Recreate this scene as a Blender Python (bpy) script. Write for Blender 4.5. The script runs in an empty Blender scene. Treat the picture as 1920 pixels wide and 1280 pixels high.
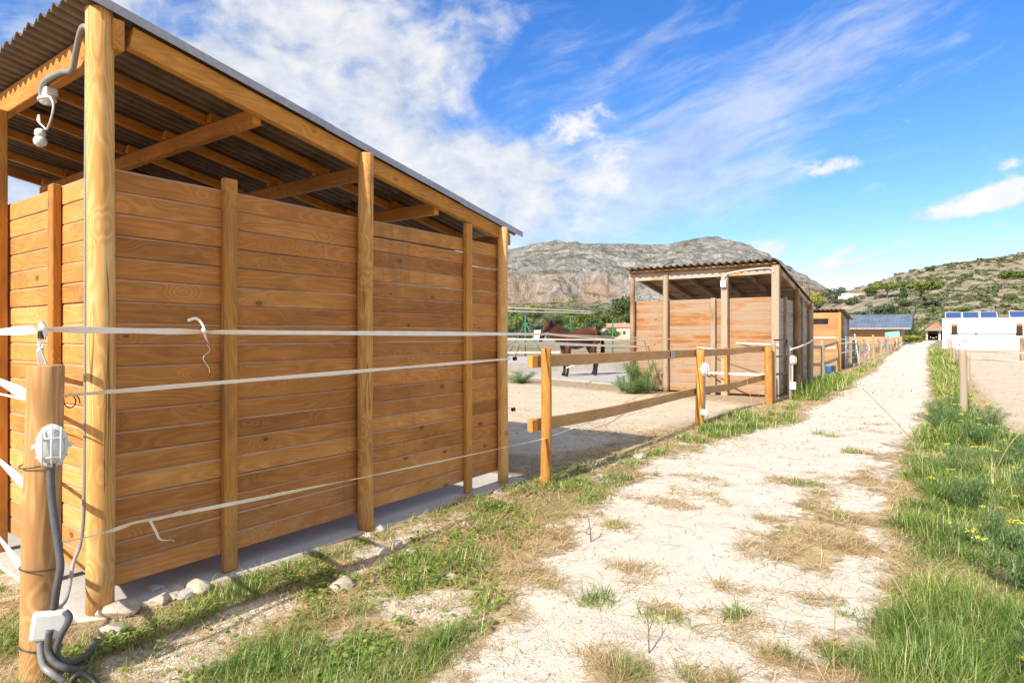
import bpy, bmesh, math, random
import numpy as np
from mathutils import Vector, Matrix
R_ = math.radians
rng = np.random.default_rng(7); random.seed(7)
C = bpy.context.scene.collection
SC = bpy.context.scene

# ------------------------------------------------------------------ camera
FPX = 1155.0; EYE = 1.5; TH = math.atan(816 / FPX); S_, C_ = math.sin(TH), math.cos(TH); HY = 628.0
cam = bpy.data.cameras.new('camera'); co = bpy.data.objects.new('camera', cam); C.objects.link(co)
cam.sensor_width = 36; cam.lens = 36 * FPX / 1920; cam.shift_y = -(640 - HY) / 1920
cam.clip_start = .05; cam.clip_end = 9000
co.location = (0, 0, EYE); co.rotation_euler = (R_(90), 0, TH); SC.camera = co
# ------------------------------------------------------------------ light
SUN_EL, SUN_AZ = R_(37), R_(182.5)            # azimuth clockwise from +Y
sdir = Vector((math.sin(SUN_AZ) * math.cos(SUN_EL), math.cos(SUN_AZ) * math.cos(SUN_EL), math.sin(SUN_EL)))
sl = bpy.data.lights.new('sun', 'SUN'); sl.energy = 4.3; sl.angle = R_(.5); sl.color = (1, .93, .82)
so = bpy.data.objects.new('sun', sl); C.objects.link(so); so.rotation_euler = sdir.to_track_quat('Z', 'Y').to_euler()
SC.view_settings.view_transform = 'Standard'; SC.view_settings.look = 'None'
SC.view_settings.exposure = 0.72; SC.view_settings.gamma = 1

# ------------------------------------------------------------------ node helper
class NT:
    def __init__(s, t): s.t = t; s.n = t.nodes; s.l = t.links
    def node(s, typ, **k):
        n = s.n.new(typ)
        for a, v in k.items(): setattr(n, a, v)
        return n
    def put(s, sock, v):
        if v is None: return
        if isinstance(v, bpy.types.NodeSocket): s.l.new(v, sock)
        elif isinstance(v, (tuple, list)):
            v = tuple(v)
            if sock.type == 'RGBA' and len(v) == 3: v = v + (1,)
            sock.default_value = v
        else: sock.default_value = v
    def m(s, op, a, b=None, c=None, clamp=False):
        n = s.node('ShaderNodeMath', operation=op, use_clamp=clamp)
        for i, v in enumerate((a, b, c)): s.put(n.inputs[i], v)
        return n.outputs[0]
    def v(s, op, a, b=None, out=0):
        n = s.node('ShaderNodeVectorMath', operation=op)
        s.put(n.inputs[0], a)
        if b is not None: s.put(n.inputs[1], b)
        return n.outputs[out]
    def xyz(s, x, y, z):
        n = s.node('ShaderNodeCombineXYZ')
        for i, q in enumerate((x, y, z)): s.put(n.inputs[i], q)
        return n.outputs[0]
    def sep(s, a):
        n = s.node('ShaderNodeSeparateXYZ'); s.put(n.inputs[0], a); return n.outputs
    def noise(s, vec, scale, detail=4, rough=.55, dist=0):
        n = s.node('ShaderNodeTexNoise'); s.put(n.inputs['Vector'], vec); s.put(n.inputs['Scale'], scale)
        n.inputs['Detail'].default_value = detail; n.inputs['Roughness'].default_value = rough; n.inputs['Distortion'].default_value = dist
        return n.outputs[0]
    def vor(s, vec, scale, feature='F1', out='Distance'):
        n = s.node('ShaderNodeTexVoronoi', feature=feature); s.put(n.inputs['Vector'], vec); s.put(n.inputs['Scale'], scale)
        return n.outputs[out]
    def ss(s, x, a, b, lo=0., hi=1.):
        n = s.node('ShaderNodeMapRange', interpolation_type='SMOOTHSTEP')
        s.put(n.inputs[0], x)
        for i, q in enumerate((a, b, lo, hi)): s.put(n.inputs[1 + i], q)
        return n.outputs[0]
    def mix(s, f, a, b, blend='MIX'):
        n = s.node('ShaderNodeMix', data_type='RGBA', blend_type=blend)
        s.put(n.inputs[0], f); s.put(n.inputs[6], a); s.put(n.inputs[7], b); return n.outputs[2]
    def ramp(s, f, stops):
        n = s.node('ShaderNodeValToRGB'); s.put(n.inputs[0], f); e = n.color_ramp.elements
        while len(e) < len(stops): e.new(.5)
        for q, (p, c) in zip(e, stops): q.position = p; q.color = tuple(c) + (1,)
        return n.outputs[0]
    def obj(s): return s.node('ShaderNodeTexCoord').outputs['Object']
    def attr(s, name, out='Fac'): return s.node('ShaderNodeAttribute', attribute_name=name).outputs[out]
    def bump(s, h, strength=.3, dist=.01):
        n = s.node('ShaderNodeBump'); s.put(n.inputs['Height'], h); n.inputs['Strength'].default_value = strength; n.inputs['Distance'].default_value = dist
        return n.outputs[0]

def mat(name, fn=None, col=(.5, .5, .5), rough=.6, metal=0, spec=.5, **k):
    m = bpy.data.materials.new(name); m.use_nodes = True; t = NT(m.node_tree)
    b = m.node_tree.nodes['Principled BSDF']
    b.inputs['Base Color'].default_value = tuple(col) + (1,); b.inputs['Roughness'].default_value = rough
    b.inputs['Metallic'].default_value = metal; b.inputs['Specular IOR Level'].default_value = spec
    for a, v in k.items(): b.inputs[a.replace('_', ' ')].default_value = v
    if fn: fn(t, b)
    return m
def speckle(col, amt=.25, scale=40, rough=.6, metal=0, bump=.2, **k):
    def fn(t, b):
        p = t.obj(); n = t.noise(p, scale, 6, .65); n2 = t.noise(p, scale * .12, 4)
        f = t.m('MULTIPLY_ADD', n, .6, t.m('MULTIPLY', n2, .5))
        d = tuple(c * (1 - amt) for c in col); l = tuple(min(1, c * (1 + amt)) for c in col)
        t.put(b.inputs['Base Color'], t.ramp(f, [(.3, d), (.75, l)]))
        t.put(b.inputs['Roughness'], t.m('MULTIPLY_ADD', n, .3, rough - .15))
        t.put(b.inputs['Normal'], t.bump(n, bump, .003))
    return mat('surface', fn, col, rough, metal, **k)

# ------------------------------------------------------------------ sky
W = bpy.data.worlds.new('World'); SC.world = W; W.use_nodes = True
def sky():
    t = NT(W.node_tree); bg = t.n['Background']
    sk = t.node('ShaderNodeTexSky', sky_type='NISHITA', sun_disc=False, sun_elevation=SUN_EL, sun_rotation=SUN_AZ,
                altitude=50, air_density=1.0, dust_density=.25, ozone_density=2.2)
    d = t.node('ShaderNodeTexCoord').outputs['Generated']
    Fv, Rv = (-S_, C_, 0), (C_, S_, 0)
    fx = t.v('DOT_PRODUCT', d, Rv, 1); fy = t.v('DOT_PRODUCT', d, Fv, 1); z = t.sep(d)[2]
    az = t.m('ARCTAN2', fx, fy); el = t.m('ARCSINE', z)
    # clouds: streaky sheet projected on a high layer, plus puffs
    zz = t.m('MAXIMUM', z, .03); zc = t.m('ADD', zz, .12)
    lay = t.xyz(t.m('DIVIDE', fx, zc), t.m('DIVIDE', fy, zc), 0)
    ang = t.xyz(az, t.m('MULTIPLY', el, 1.5), 0)
    tn = t.node('ShaderNodeTexNoise'); t.put(tn.inputs['Vector'], ang); tn.inputs['Scale'].default_value = 3.2; tn.inputs['Detail'].default_value = 4
    warp = t.v('SCALE', t.v('SUBTRACT', tn.outputs['Color'], (.5, .5, .5))); warp.node.inputs['Scale'].default_value = .13
    angw = t.v('ADD', ang, warp)
    # stretched cirrus direction (rising to the right)
    cr, sr = math.cos(R_(24)), math.sin(R_(24))
    aw = t.sep(angw)
    st = t.xyz(t.m('MULTIPLY', t.m('ADD', t.m('MULTIPLY', aw[0], cr), t.m('MULTIPLY', aw[1], sr)), 1.0),
               t.m('MULTIPLY', t.m('ADD', t.m('MULTIPLY', aw[0], -sr), t.m('MULTIPLY', aw[1], cr)), 3.6), 0)
    nb = t.noise(angw, 9.0, 10, .58); ns = t.noise(st, 7.0, 8, .62); nf = t.noise(angw, 30., 5, .6)
    def blob(px, py, sx, sy, rot, amp):
        k = (px - 960) / FPX; a0 = math.atan(k); e0 = math.atan((HY - py) / FPX * math.cos(a0))
        sx, sy = sx / FPX, sy / FPX; cr, sr = math.cos(R_(rot)), math.sin(R_(rot))
        da, de = t.m('SUBTRACT', az, a0), t.m('SUBTRACT', el, e0)
        p = t.m('MULTIPLY', t.m('ADD', t.m('MULTIPLY', da, cr), t.m('MULTIPLY', de, sr)), 1 / sx)
        q = t.m('MULTIPLY', t.m('ADD', t.m('MULTIPLY', da, -sr), t.m('MULTIPLY', de, cr)), 1 / sy)
        r2 = t.m('ADD', t.m('MULTIPLY', p, p), t.m('MULTIPLY', q, q))
        return t.m('MULTIPLY', t.m('POWER', 2.718, t.m('MULTIPLY', r2, -1)), amp)
    def tot(bl):
        o = None
        for b in bl:
            g = blob(*b); o = g if o is None else t.m('ADD', o, g)
        return o
    bank = tot(BANK); veil = tot(VEIL); puffs = tot(PUFF)
    D1 = t.m('ADD', bank, t.m('MULTIPLY', t.m('SUBTRACT', nb, .5), 3.4))
    D1 = t.m('ADD', D1, t.m('MULTIPLY', t.m('SUBTRACT', ns, .5), 1.2))
    a1 = t.ss(D1, .25, 1.75, 0, .90)
    D2 = t.m('ADD', veil, t.m('MULTIPLY', t.m('SUBTRACT', ns, .5), 2.2))
    a2 = t.ss(D2, .05, 1.35, 0, .55)
    D3 = t.m('ADD', puffs, t.m('MULTIPLY', t.m('SUBTRACT', t.noise(angw, 24., 10, .66), .5), 2.6))
    a3 = t.ss(D3, .28, 1.15, 0, .92)
    wide = t.m('MAXIMUM', t.ss(fy, .25, -.25), t.ss(z, .72, .9))   # unseen cloud behind camera and at zenith, added to lift and whiten fill
    a4 = t.m('MULTIPLY', wide, t.ss(t.m('ADD', nb, t.m('MULTIPLY', ns, .4)), .48, .78, .35, .95))
    al = t.m('MAXIMUM', t.m('MAXIMUM', t.m('MAXIMUM', a1, a2), a3), a4)
    shade = t.m('ADD', t.m('MULTIPLY', nb, .75), t.m('MULTIPLY', nf, .35))
    ccol = t.ramp(shade, [(.36, (.58, .64, .74)), (.52, (.80, .84, .90)), (.68, (1.05, 1.03, 1.0))])
    ccol = t.mix(t.m('MULTIPLY', a3, .7), ccol, (1.1, 1.08, 1.06)); ccol = t.v('SCALE', ccol); ccol.node.inputs['Scale'].default_value = CLOUD_V
    hs = t.node('ShaderNodeHueSaturation'); hs.inputs['Saturation'].default_value = 1.22; hs.inputs['Value'].default_value = 1.0
    hs.inputs['Hue'].default_value = .498
    t.put(hs.inputs['Color'], sk.outputs[0])
    grad = t.ramp(t.m('MULTIPLY', z, 1.6), [(0, (.80, .60, .74)), (.30, (.66, .73, .94)), (1, (.38, .68, 1.03))])
    skc = t.mix(1, hs.outputs[0], grad, 'MULTIPLY')
    t.put(bg.inputs['Color'], t.mix(al, skc, ccol)); bg.inputs['Strength'].default_value = .14
BANK = [(150, 60, 420, 130, -8, .75), (560, 60, 330, 110, -5, .85), (760, 210, 260, 150, -25, .9), (700, 40, 300, 60, 0, .35), (930, 90, 70, 80, 0, .5),
        (860, 370, 260, 130, -10, .95), (1130, 330, 220, 75, 5, .85), (1010, 270, 120, 60, 20, .5), (450, 170, 220, 70, -25, .5), (60, 330, 120, 120, 0, .8), (330, 30, 90, 35, 40, -.9),
        (940, 195, 60, 50, 0, -1.2), (1020, 150, 60, 90, 20, -.9), (640, 140, 60, 30, 0, -.3), (1000, 430, 140, 60, 0, .45),
        (-900, 250, 500, 200, 0, .8), (2900, 200, 300, 80, 0, .5)]
VEIL = [(1250, 290, 300, 90, 22, .8), (1130, 400, 260, 60, 5, .7), (1450, 170, 300, 60, 28, .55), (1180, 120, 200, 60, 25, .35), (1350, 360, 180, 50, 10, .5),
        (400, 60, 500, 140, 0, .6), (1650, 80, 200, 50, 30, .2)]
PUFF = [(1085, 240, 75, 42, 8, 1.0), (1170, 300, 90, 26, 0, .7), (1558, 312, 60, 17, 3, 1.0), (1800, 385, 70, 16, 12, .9), (1890, 350, 60, 22, 15, 1.0), (1850, 395, 50, 10, 0, .5),
        (1440, 468, 58, 20, 3, 1.0), (1545, 500, 55, 12, 12, .8), (1650, 470, 55, 10, 25, .7), (1590, 468, 36, 8, 22, .7), (1895, 305, 22, 10, 10, .8), (1890, 420, 25, 8, 0, .7),
        (1670, 498, 45, 8, 12, .55)]
CLOUD_V = 4.2
sky()

# ------------------------------------------------------------------ geometry helpers
def at(px, py, z=0.):
    "ground point seen at a photo pixel"
    d = FPX * (EYE - z) / (py - HY); l = (px - 960) / FPX * d
    return Vector((-S_ * d + C_ * l, C_ * d + S_ * l, z))
def kd(k, d, z=0.):
    return Vector((-S_ * d + C_ * k * d, C_ * d + S_ * k * d, z))
def pd(px, d, z=0.): return kd((px - 960) / FPX, d, z)
def hash2(ix, iy, s=0):
    n = (ix.astype(np.int64) * 374761393 + iy.astype(np.int64) * 668265263 + s * 1442695041) & 0xffffffff
    n = ((n ^ (n >> 13)) * 1274126177) & 0xffffffff
    return ((n ^ (n >> 16)) & 0xffffff) / float(0xffffff)
def vnoise(x, y, s=0):
    x = np.asarray(x, float); y = np.asarray(y, float)
    ix, iy = np.floor(x), np.floor(y); fx, fy = x - ix, y - iy
    fx = fx * fx * (3 - 2 * fx); fy = fy * fy * (3 - 2 * fy)
    a = hash2(ix, iy, s); b = hash2(ix + 1, iy, s); c = hash2(ix, iy + 1, s); d = hash2(ix + 1, iy + 1, s)
    return (a * (1 - fx) + b * fx) * (1 - fy) + (c * (1 - fx) + d * fx) * fy
def fbm(x, y, oct=4, s=0, g=.5):
    t = 0; a = 1; n = 0
    for i in range(oct):
        t = t + a * vnoise(np.asarray(x) * 2 ** i + 17 * i, np.asarray(y) * 2 ** i - 9 * i, s + i); n += a; a *= g
    return t / n
def sstep(x, a, b):
    t = np.clip((np.asarray(x, float) - a) / (b - a), 0, 1); return t * t * (3 - 2 * t)
def gh(x, y):
    "height of the ground sheet"
    x = np.asarray(x, float); y = np.asarray(y, float)
    d = -S_ * x + C_ * y; r = np.hypot(x, y)
    h = .30 * sstep(r, 60, 118) + (fbm(x * .8, y * .8, 3, 5) - .5) * .05 * (1 - sstep(r, 25, 60)) + ((fbm(x * 5, y * 5, 3, 9) - .5) * .028 + (fbm(x * 15, y * 15, 2, 10) - .5) * .010) * (1 - sstep(r, 10, 20))
    flat = sstep(np.maximum(np.maximum(-7.7 - x, x + 3.55), np.maximum(1.3 - y, y - 5.3)), 0, .35)   # under the first shelter
    return h * (.15 + .85 * flat)

def link(name, me, m=None, parent=None, loc=None):
    o = bpy.data.objects.new(name, me); C.objects.link(o)
    if m is not None:
        for q in (m if isinstance(m, (list, tuple)) else [m]): me.materials.append(q)
    if parent is not None: o.parent = parent
    if loc is not None: o.location = loc
    return o
class MB:
    def __init__(s): s.v = []; s.f = []; s.r = []; s.mi = []; s.sm = []
    def add(s, vs, fs, rnd=None, mi=0, smooth=False):
        o = len(s.v); rnd = random.random() if rnd is None else rnd
        s.v += [tuple(p) for p in vs]; s.r += [rnd] * len(vs)
        s.f += [tuple(i + o for i in f) for f in fs]; s.mi += [mi] * len(fs); s.sm += [smooth] * len(fs); return s
    def box(s, c, sz, rot=None, mi=0, rnd=None):
        x, y, z = (q / 2 for q in sz)
        vs = [Vector(p) for p in ((-x, -y, -z), (x, -y, -z), (x, y, -z), (-x, y, -z), (-x, -y, z), (x, -y, z), (x, y, z), (-x, y, z))]
        if rot is not None: vs = [rot @ p for p in vs]
        c = Vector(c)
        return s.add([p + c for p in vs], [(0, 3, 2, 1), (4, 5, 6, 7), (0, 1, 5, 4), (1, 2, 6, 5), (2, 3, 7, 6), (3, 0, 4, 7)], rnd, mi)
    def beam(s, a, b, w, h, mi=0, up=(0, 0, 1), rnd=None):
        a, b = Vector(a), Vector(b); d = b - a; L = d.length; d.normalize()
        sd = d.cross(Vector(up)).normalized(); u = sd.cross(d)
        rot = Matrix((d, sd, u)).transposed()
        return s.box((a + b) / 2, (L, w, h), rot, mi, rnd)
    def tube(s, pts, r, seg=8, mi=0, cap=True, smooth=True, rnd=None):
        pts = [Vector(p) for p in pts]; n = len(pts); rr = r if hasattr(r, '__len__') else [r] * n
        vs = []; fs = []; ref = None
        for i, p in enumerate(pts):
            t = (pts[min(i + 1, n - 1)] - pts[max(i - 1, 0)]).normalized()
            if ref is None:
                ref = t.orthogonal().normalized() if abs(t.z) < .9 else Vector((1, 0, 0))
            ref = (ref - t * ref.dot(t)).normalized(); b = t.cross(ref)
            for k in range(seg):
                a = 2 * math.pi * k / seg; vs.append(p + (ref * math.cos(a) + b * math.sin(a)) * rr[i])
        for i in range(n - 1):
            for k in range(seg):
                k2 = (k + 1) % seg; fs.append((i * seg + k, i * seg + k2, (i + 1) * seg + k2, (i + 1) * seg + k))
        rnd = random.random() if rnd is None else rnd
        s.add(vs, fs, rnd, mi, smooth)
        if cap:
            o = len(s.v) - len(vs)
            s.f += [tuple(o + k for k in range(seg))[::-1], tuple(o + (n - 1) * seg + k for k in range(seg))]; s.mi += [mi] * 2; s.sm += [False] * 2
        return s
    def ribbon(s, pts, w, tw, th=.0006, mi=0):
        "flat tape along pts, width list w, twist list tw (angle from vertical)"
        pts = [Vector(p) for p in pts]; n = len(pts); vs = []; fs = []
        for i, p in enumerate(pts):
            t = (pts[min(i + 1, n - 1)] - pts[max(i - 1, 0)]).normalized()
            sd = t.cross(Vector((0, 0, 1))).normalized(); u = sd.cross(t)
            a = tw[i]; e = u * math.cos(a) + sd * math.sin(a); nn = t.cross(e).normalized() * th
            e = e * w[i] / 2
            vs += [p - e - nn, p + e - nn, p + e + nn, p - e + nn]
        for i in range(n - 1):
            a = i * 4
            for k in range(4): fs.append((a + k, a + (k + 1) % 4, a + 4 + (k + 1) % 4, a + 4 + k))
        fs += [(0, 3, 2, 1), ((n - 1) * 4, (n - 1) * 4 + 1, (n - 1) * 4 + 2, (n - 1) * 4 + 3)]
        return s.add(vs, fs, None, mi, False)
    def lathe(s, prof, c=(0, 0, 0), seg=16, rot=None, mi=0, sx=1, sy=1, smooth=True):
        vs = []; fs = []; n = len(prof); c = Vector(c)
        for r, z in prof:
            for k in range(seg):
                a = 2 * math.pi * k / seg; p = Vector((r * math.cos(a) * sx, r * math.sin(a) * sy, z))
                vs.append((rot @ p if rot is not None else p) + c)
        for i in range(n - 1):
            for k in range(seg):
                k2 = (k + 1) % seg; fs.append((i * seg + k, i * seg + k2, (i + 1) * seg + k2, (i + 1) * seg + k))
        fs += [tuple(range(seg))[::-1], tuple((n - 1) * seg + k for k in range(seg))]
        return s.add(vs, fs, None, mi, smooth)
    def rock(s, c, r, seed=0, mi=0):
        bm = bmesh.new(); bmesh.ops.create_icosphere(bm, subdivisions=3, radius=1)
        rd = random.Random(seed); sc = [r * rd.uniform(.75, 1.25), r * rd.uniform(.6, 1), r * rd.uniform(.45, .75)]
        pl = [(Vector((rd.gauss(0, 1), rd.gauss(0, 1), rd.gauss(0, 1))).normalized(), rd.uniform(.52, .82)) for _ in range(11)]
        rot = Matrix.Rotation(rd.uniform(0, 6.28), 3, 'Z'); vs = []
        for v in bm.verts:
            p = v.co.copy()
            for nrm, dd in pl:
                e = p.dot(nrm) - dd
                if e > 0: p -= nrm * e
            p *= 1 + rd.uniform(-.02, .02)
            p = Vector((p.x * sc[0], p.y * sc[1], p.z * sc[2])); vs.append(rot @ p + Vector(c))
        bm.verts.index_update(); fs = [tuple(v.index for v in f.verts) for f in bm.faces]; bm.free()
        return s.add(vs, fs, None, mi, False)
    def build(s, name, m=None, parent=None, bevel=0, origin=None, sub=0):
        me = bpy.data.meshes.new(name); V = s.v
        if origin is not None: V = [tuple(Vector(p) - Vector(origin)) for p in V]
        me.from_pydata(V, [], s.f); me.polygons.foreach_set('material_index', s.mi); me.polygons.foreach_set('use_smooth', s.sm)
        a = me.attributes.new('rnd', 'FLOAT', 'POINT'); a.data.foreach_set('value', s.r); me.update()
        o = link(name, me, m, parent, origin)
        if bevel:
            b = o.modifiers.new('bevel', 'BEVEL'); b.width = bevel; b.segments = 3 if bevel > .0075 else 1; b.limit_method = 'ANGLE'; b.angle_limit = R_(50)
        return o
def tag(o, label=None, cat=None, group=None, kind=None):
    if label: o['label'] = label
    if cat: o['category'] = cat
    if group: o['group'] = group
    if kind: o['kind'] = kind
    return o
def thing(name, label, cat, loc=(0, 0, 0), rz=0, group=None):
    o = bpy.data.objects.new(name, None); C.objects.link(o); o.location = loc; o.rotation_euler = (0, 0, rz); o.empty_display_size = .1
    return tag(o, label, cat, group)
def copy_tree(o, parent=None):
    c = o.copy(); C.objects.link(c); c.parent = parent
    for ch in [q for q in bpy.data.objects if q.parent == o]: copy_tree(ch, c)
    return c
def smooth_path(pts, n=8):
    pts = [Vector(p) for p in pts]; out = []
    P = [pts[0] * 2 - pts[1]] + pts + [pts[-1] * 2 - pts[-2]]
    for i in range(1, len(P) - 2):
        for k in range(n):
            t = k / n; a, b, c, d = P[i - 1:i + 3]
            out.append(.5 * ((2 * b) + (c - a) * t + (2 * a - 5 * b + 4 * c - d) * t * t + (3 * b - a - 3 * c + d) * t ** 3))
    return out + [pts[-1]]

# ------------------------------------------------------------------ wood
def wood(axis, cols, knots=1., weather=0., rough=.72, ring=1., wcol=(.42, .38, .33), splash=0, rc=.17):
    def fn(t, b):
        p = t.obj(); x = t.sep(p); rnd = t.attr('rnd')
        al = x['XYZ'.index(axis)]; o1, o2 = [x[i] for i in range(3) if i != 'XYZ'.index(axis)]
        if axis == 'Z': acr, dep = o1, o2
        else: acr, dep = o2, o1
        off = t.m('MULTIPLY', rnd, 37.3)
        v = t.xyz(t.m('ADD', al, off), t.m('ADD', acr, t.m('MULTIPLY', rnd, 11.1)), t.m('ADD', dep, off))
        sv = t.v('MULTIPLY', v, (.8, 6, 6)); n1 = t.noise(sv, 1, 2, .45)
        kv = t.v('MULTIPLY', v, (4.2, 7.0, 1.0)); kn = t.vor(kv, 1.0)
        kcol = t.sep(t.vor(kv, 1.0, out='Color'))[0]
        sel = t.m('GREATER_THAN', kcol, .50)
        kinf = t.m('MULTIPLY', t.ss(kn, .0, .6, 1, 0), sel)
        fld = t.m('ADD', t.m('MULTIPLY', n1, 15 * ring), t.m('MULTIPLY', kinf, 3.6 * knots))
        fld = t.m('ADD', fld, t.m('MULTIPLY', acr, 10))
        rg = t.m('MULTIPLY_ADD', t.m('SINE', t.m('MULTIPLY', fld, 6.283)), .5, .5)
        rg = t.m('POWER', rg, 1.6)
        fine = t.noise(t.v('MULTIPLY', v, (6, 160, 160)), 1, 3, .6)
        big = t.noise(t.v('MULTIPLY', v, (1.6, 3, 3)), 1, 3, .6)
        f = t.m('ADD', t.m('MULTIPLY', t.m('SUBTRACT', rg, .4), rc), t.m('MULTIPLY', fine, .30))
        f = t.m('ADD', f, t.m('MULTIPLY', t.m('SUBTRACT', big, .5), .9)); f = t.m('ADD', f, t.m('MULTIPLY', t.m('SUBTRACT', rnd, .5), .36))
        col = t.ramp(t.m('ADD', f, .29), [(.05, cols[2]), (.5, cols[1]), (.82, cols[0])])
        red = t.ss(t.m('FRACT', t.m('MULTIPLY', rnd, 7.7)), .45, .9, 0, .5)
        col = t.mix(t.m('MULTIPLY', red, t.ss(big, .35, .65)), col, t.mix(1, col, (1.02, .80, .70), 'MULTIPLY'))
        if weather:
            w = t.ss(t.m('ADD', t.m('ADD', big, t.m('MULTIPLY', rnd, .35)), t.m('MULTIPLY', fine, .3)), .72 - .3 * weather, 1.05 - .3 * weather)
            col = t.mix(t.m('MULTIPLY', w, .85), col, t.mix(fine, tuple(c * .72 for c in wcol), tuple(min(1, c * 1.35) for c in wcol)))
        if axis == 'Z':
            ck = t.m('ABSOLUTE', t.m('SUBTRACT', t.noise(t.v('MULTIPLY', v, (.30, 12, 12)), 1, 2, .4), .5))
            ck = t.m('ADD', ck, t.ss(t.noise(t.v('MULTIPLY', v, (.9, 4, 4)), 1, 1), .52, .60, .02, 0))
            col = t.mix(t.m('MULTIPLY', t.ss(ck, .002, .008, 1, 0), .75), col, (.09, .045, .015))
        if splash:
            sp_ = t.m('MULTIPLY', t.ss(x[2], .65, .1), t.ss(t.noise(p, 7, 5, .7), .35, .65)); col = t.mix(t.m('MULTIPLY', sp_, .22), col, (.46, .37, .27))
            wet = t.ss(t.noise(t.v('MULTIPLY', p, (5, 5, .7)), 1, 4, .6), .60, .72); col = t.mix(t.m('MULTIPLY', wet, .42), col, (.19, .11, .06))
        kz = t.m('MULTIPLY', sel, min(1., knots)); krad = t.m('MULTIPLY_ADD', kcol, .16, -.02)
        kq = t.m('DIVIDE', kn, krad)
        col = t.mix(t.m('MULTIPLY', t.m('MULTIPLY', t.ss(kq, .8, 2.2, 1, 0), kz), .45), col, (.26, .11, .035))
        col = t.mix(t.m('MULTIPLY', t.m('MULTIPLY', t.ss(kq, .75, 1.0, 1, 0), kz), .85), col, t.mix(t.ss(kq, .45, .8), (.20, .10, .04), (.05, .026, .012)))
        t.put(b.inputs['Base Color'], col)
        t.put(b.inputs['Normal'], t.bump(t.m('ADD', t.m('MULTIPLY', rg, .5), fine), .35, .002))
    return mat('timber', fn, rough=rough, spec=.28)
NEW = ((.65, .325, .092), (.475, .205, .050), (.27, .10, .025))
POST = ((.78, .49, .20), (.64, .345, .105), (.42, .19, .05))
OLD = ((.52, .34, .20), (.40, .235, .125), (.20, .11, .06))
M_wallY = wood('Y', NEW, 1.15, splash=1); M_wallX = wood('X', ((.76, .43, .15), (.62, .30, .08), (.38, .155, .035)), 1.1, splash=1)
M_post = wood('Z', POST, 1., .0, rc=.26, splash=1); M_beamX = wood('X', ((.70, .36, .10), (.58, .26, .055), (.30, .12, .03)), .5); M_beamY = wood('Y', ((.76, .40, .095), (.62, .28, .05), (.32, .13, .025)), .5)
M_batt = wood('Z', ((.70, .37, .10), (.55, .26, .055), (.32, .13, .03)), .8, splash=1)
M_fpost = wood('Z', ((.66, .41, .20), (.54, .30, .12), (.36, .18, .07)), 1., .0, rc=.34)
M_edge = speckle((.42, .27, .17), .45, 6, .7)  # board chamfers: skylight caught on the upper edge, painted as a paler colour
M_rail = wood('Y', ((.58, .36, .17), (.45, .26, .11), (.28, .15, .06)), .7, .0)
M_oldX = wood('X', ((.54, .28, .10), (.42, .185, .052), (.25, .10, .032)), 1, .36, wcol=(.31, .235, .165), splash=1); M_oldY = wood('Y', ((.36, .24, .15), (.24, .15, .09), (.12, .07, .04)), .8, 1.0, wcol=(.34, .32, .30))
M_oldZ = wood('Z', ((.42, .26, .14), (.31, .18, .09), (.16, .09, .045)), .6, .35, wcol=(.36, .28, .20))
M_greyZ = wood('Z', ((.42, .32, .21), (.34, .25, .16), (.22, .15, .09)), .5, .9, wcol=(.38, .30, .22))
M_oldbX = wood('X', ((.58, .34, .15), (.44, .24, .10), (.22, .11, .045)), .6, .3)
M_oldbY = wood('Y', ((.46, .28, .13), (.34, .19, .085), (.18, .09, .04)), .6, .3)

def f_roof(t, b, pitch=.095):
    p = t.obj(); n = t.noise(p, 6, 6, .65); s = t.noise(t.v('MULTIPLY', p, (60, 3, 3)), 1, 3)
    f = t.m('ADD', t.m('MULTIPLY', n, .7), t.m('MULTIPLY', s, .35))
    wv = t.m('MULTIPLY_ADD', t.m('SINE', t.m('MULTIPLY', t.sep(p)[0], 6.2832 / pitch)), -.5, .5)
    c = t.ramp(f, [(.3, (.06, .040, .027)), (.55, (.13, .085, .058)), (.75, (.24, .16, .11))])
    t.put(b.inputs['Base Color'], t.mix(t.m('MULTIPLY', t.ss(wv, .45, .95), t.ss(n, .25, .6, .25, .75)), c, (.23, .17, .12)))   # lit ridges painted in: paler bands follow the underside corrugation
    t.put(b.inputs['Normal'], t.bump(n, .3, .004))
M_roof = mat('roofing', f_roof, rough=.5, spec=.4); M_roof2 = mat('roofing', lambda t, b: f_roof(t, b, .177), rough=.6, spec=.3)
M_flash = speckle((.36, .35, .36), .35, 30, .45, .4)
M_white = speckle((.72, .72, .70), .1, 30, .45, bump=.05); M_tape = speckle((.88, .84, .78), .12, 90, .6, bump=.3)
M_cable = speckle((.10, .10, .105), .3, 60, .5); M_cable2 = speckle((.27, .27, .27), .2, 60, .5)
M_black = speckle((.025, .024, .022), .4, 60, .5); M_dmetal = speckle((.07, .06, .055), .5, 60, .5, .6)
M_glass = mat('glass', None, (.80, .84, .84), .12, 0, .6, Transmission_Weight=.55)
M_globe = mat('globe', None, (.85, .85, .82), .25, 0, .5, Transmission_Weight=.2)
M_tie = speckle((.05, .05, .05), .3, 60)
def f_conc(t, b):
    p = t.obj(); n = t.noise(p, 3, 8, .65); f = t.noise(p, 60, 4, .7); v = t.vor(p, 90)
    t.put(b.inputs['Base Color'], t.ramp(t.m('ADD', t.m('MULTIPLY', n, .6), t.m('MULTIPLY', f, .4)), [(.3, (.34, .315, .28)), (.7, (.56, .515, .455))]))
    t.put(b.inputs['Normal'], t.bump(t.m('ADD', f, t.m('MULTIPLY', v, .5)), .6, .01))
M_slab = speckle((.50, .47, .415), .16, 30, .9, bump=.6)
M_conc = mat('concrete', f_conc, rough=.9, spec=.2)

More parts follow.
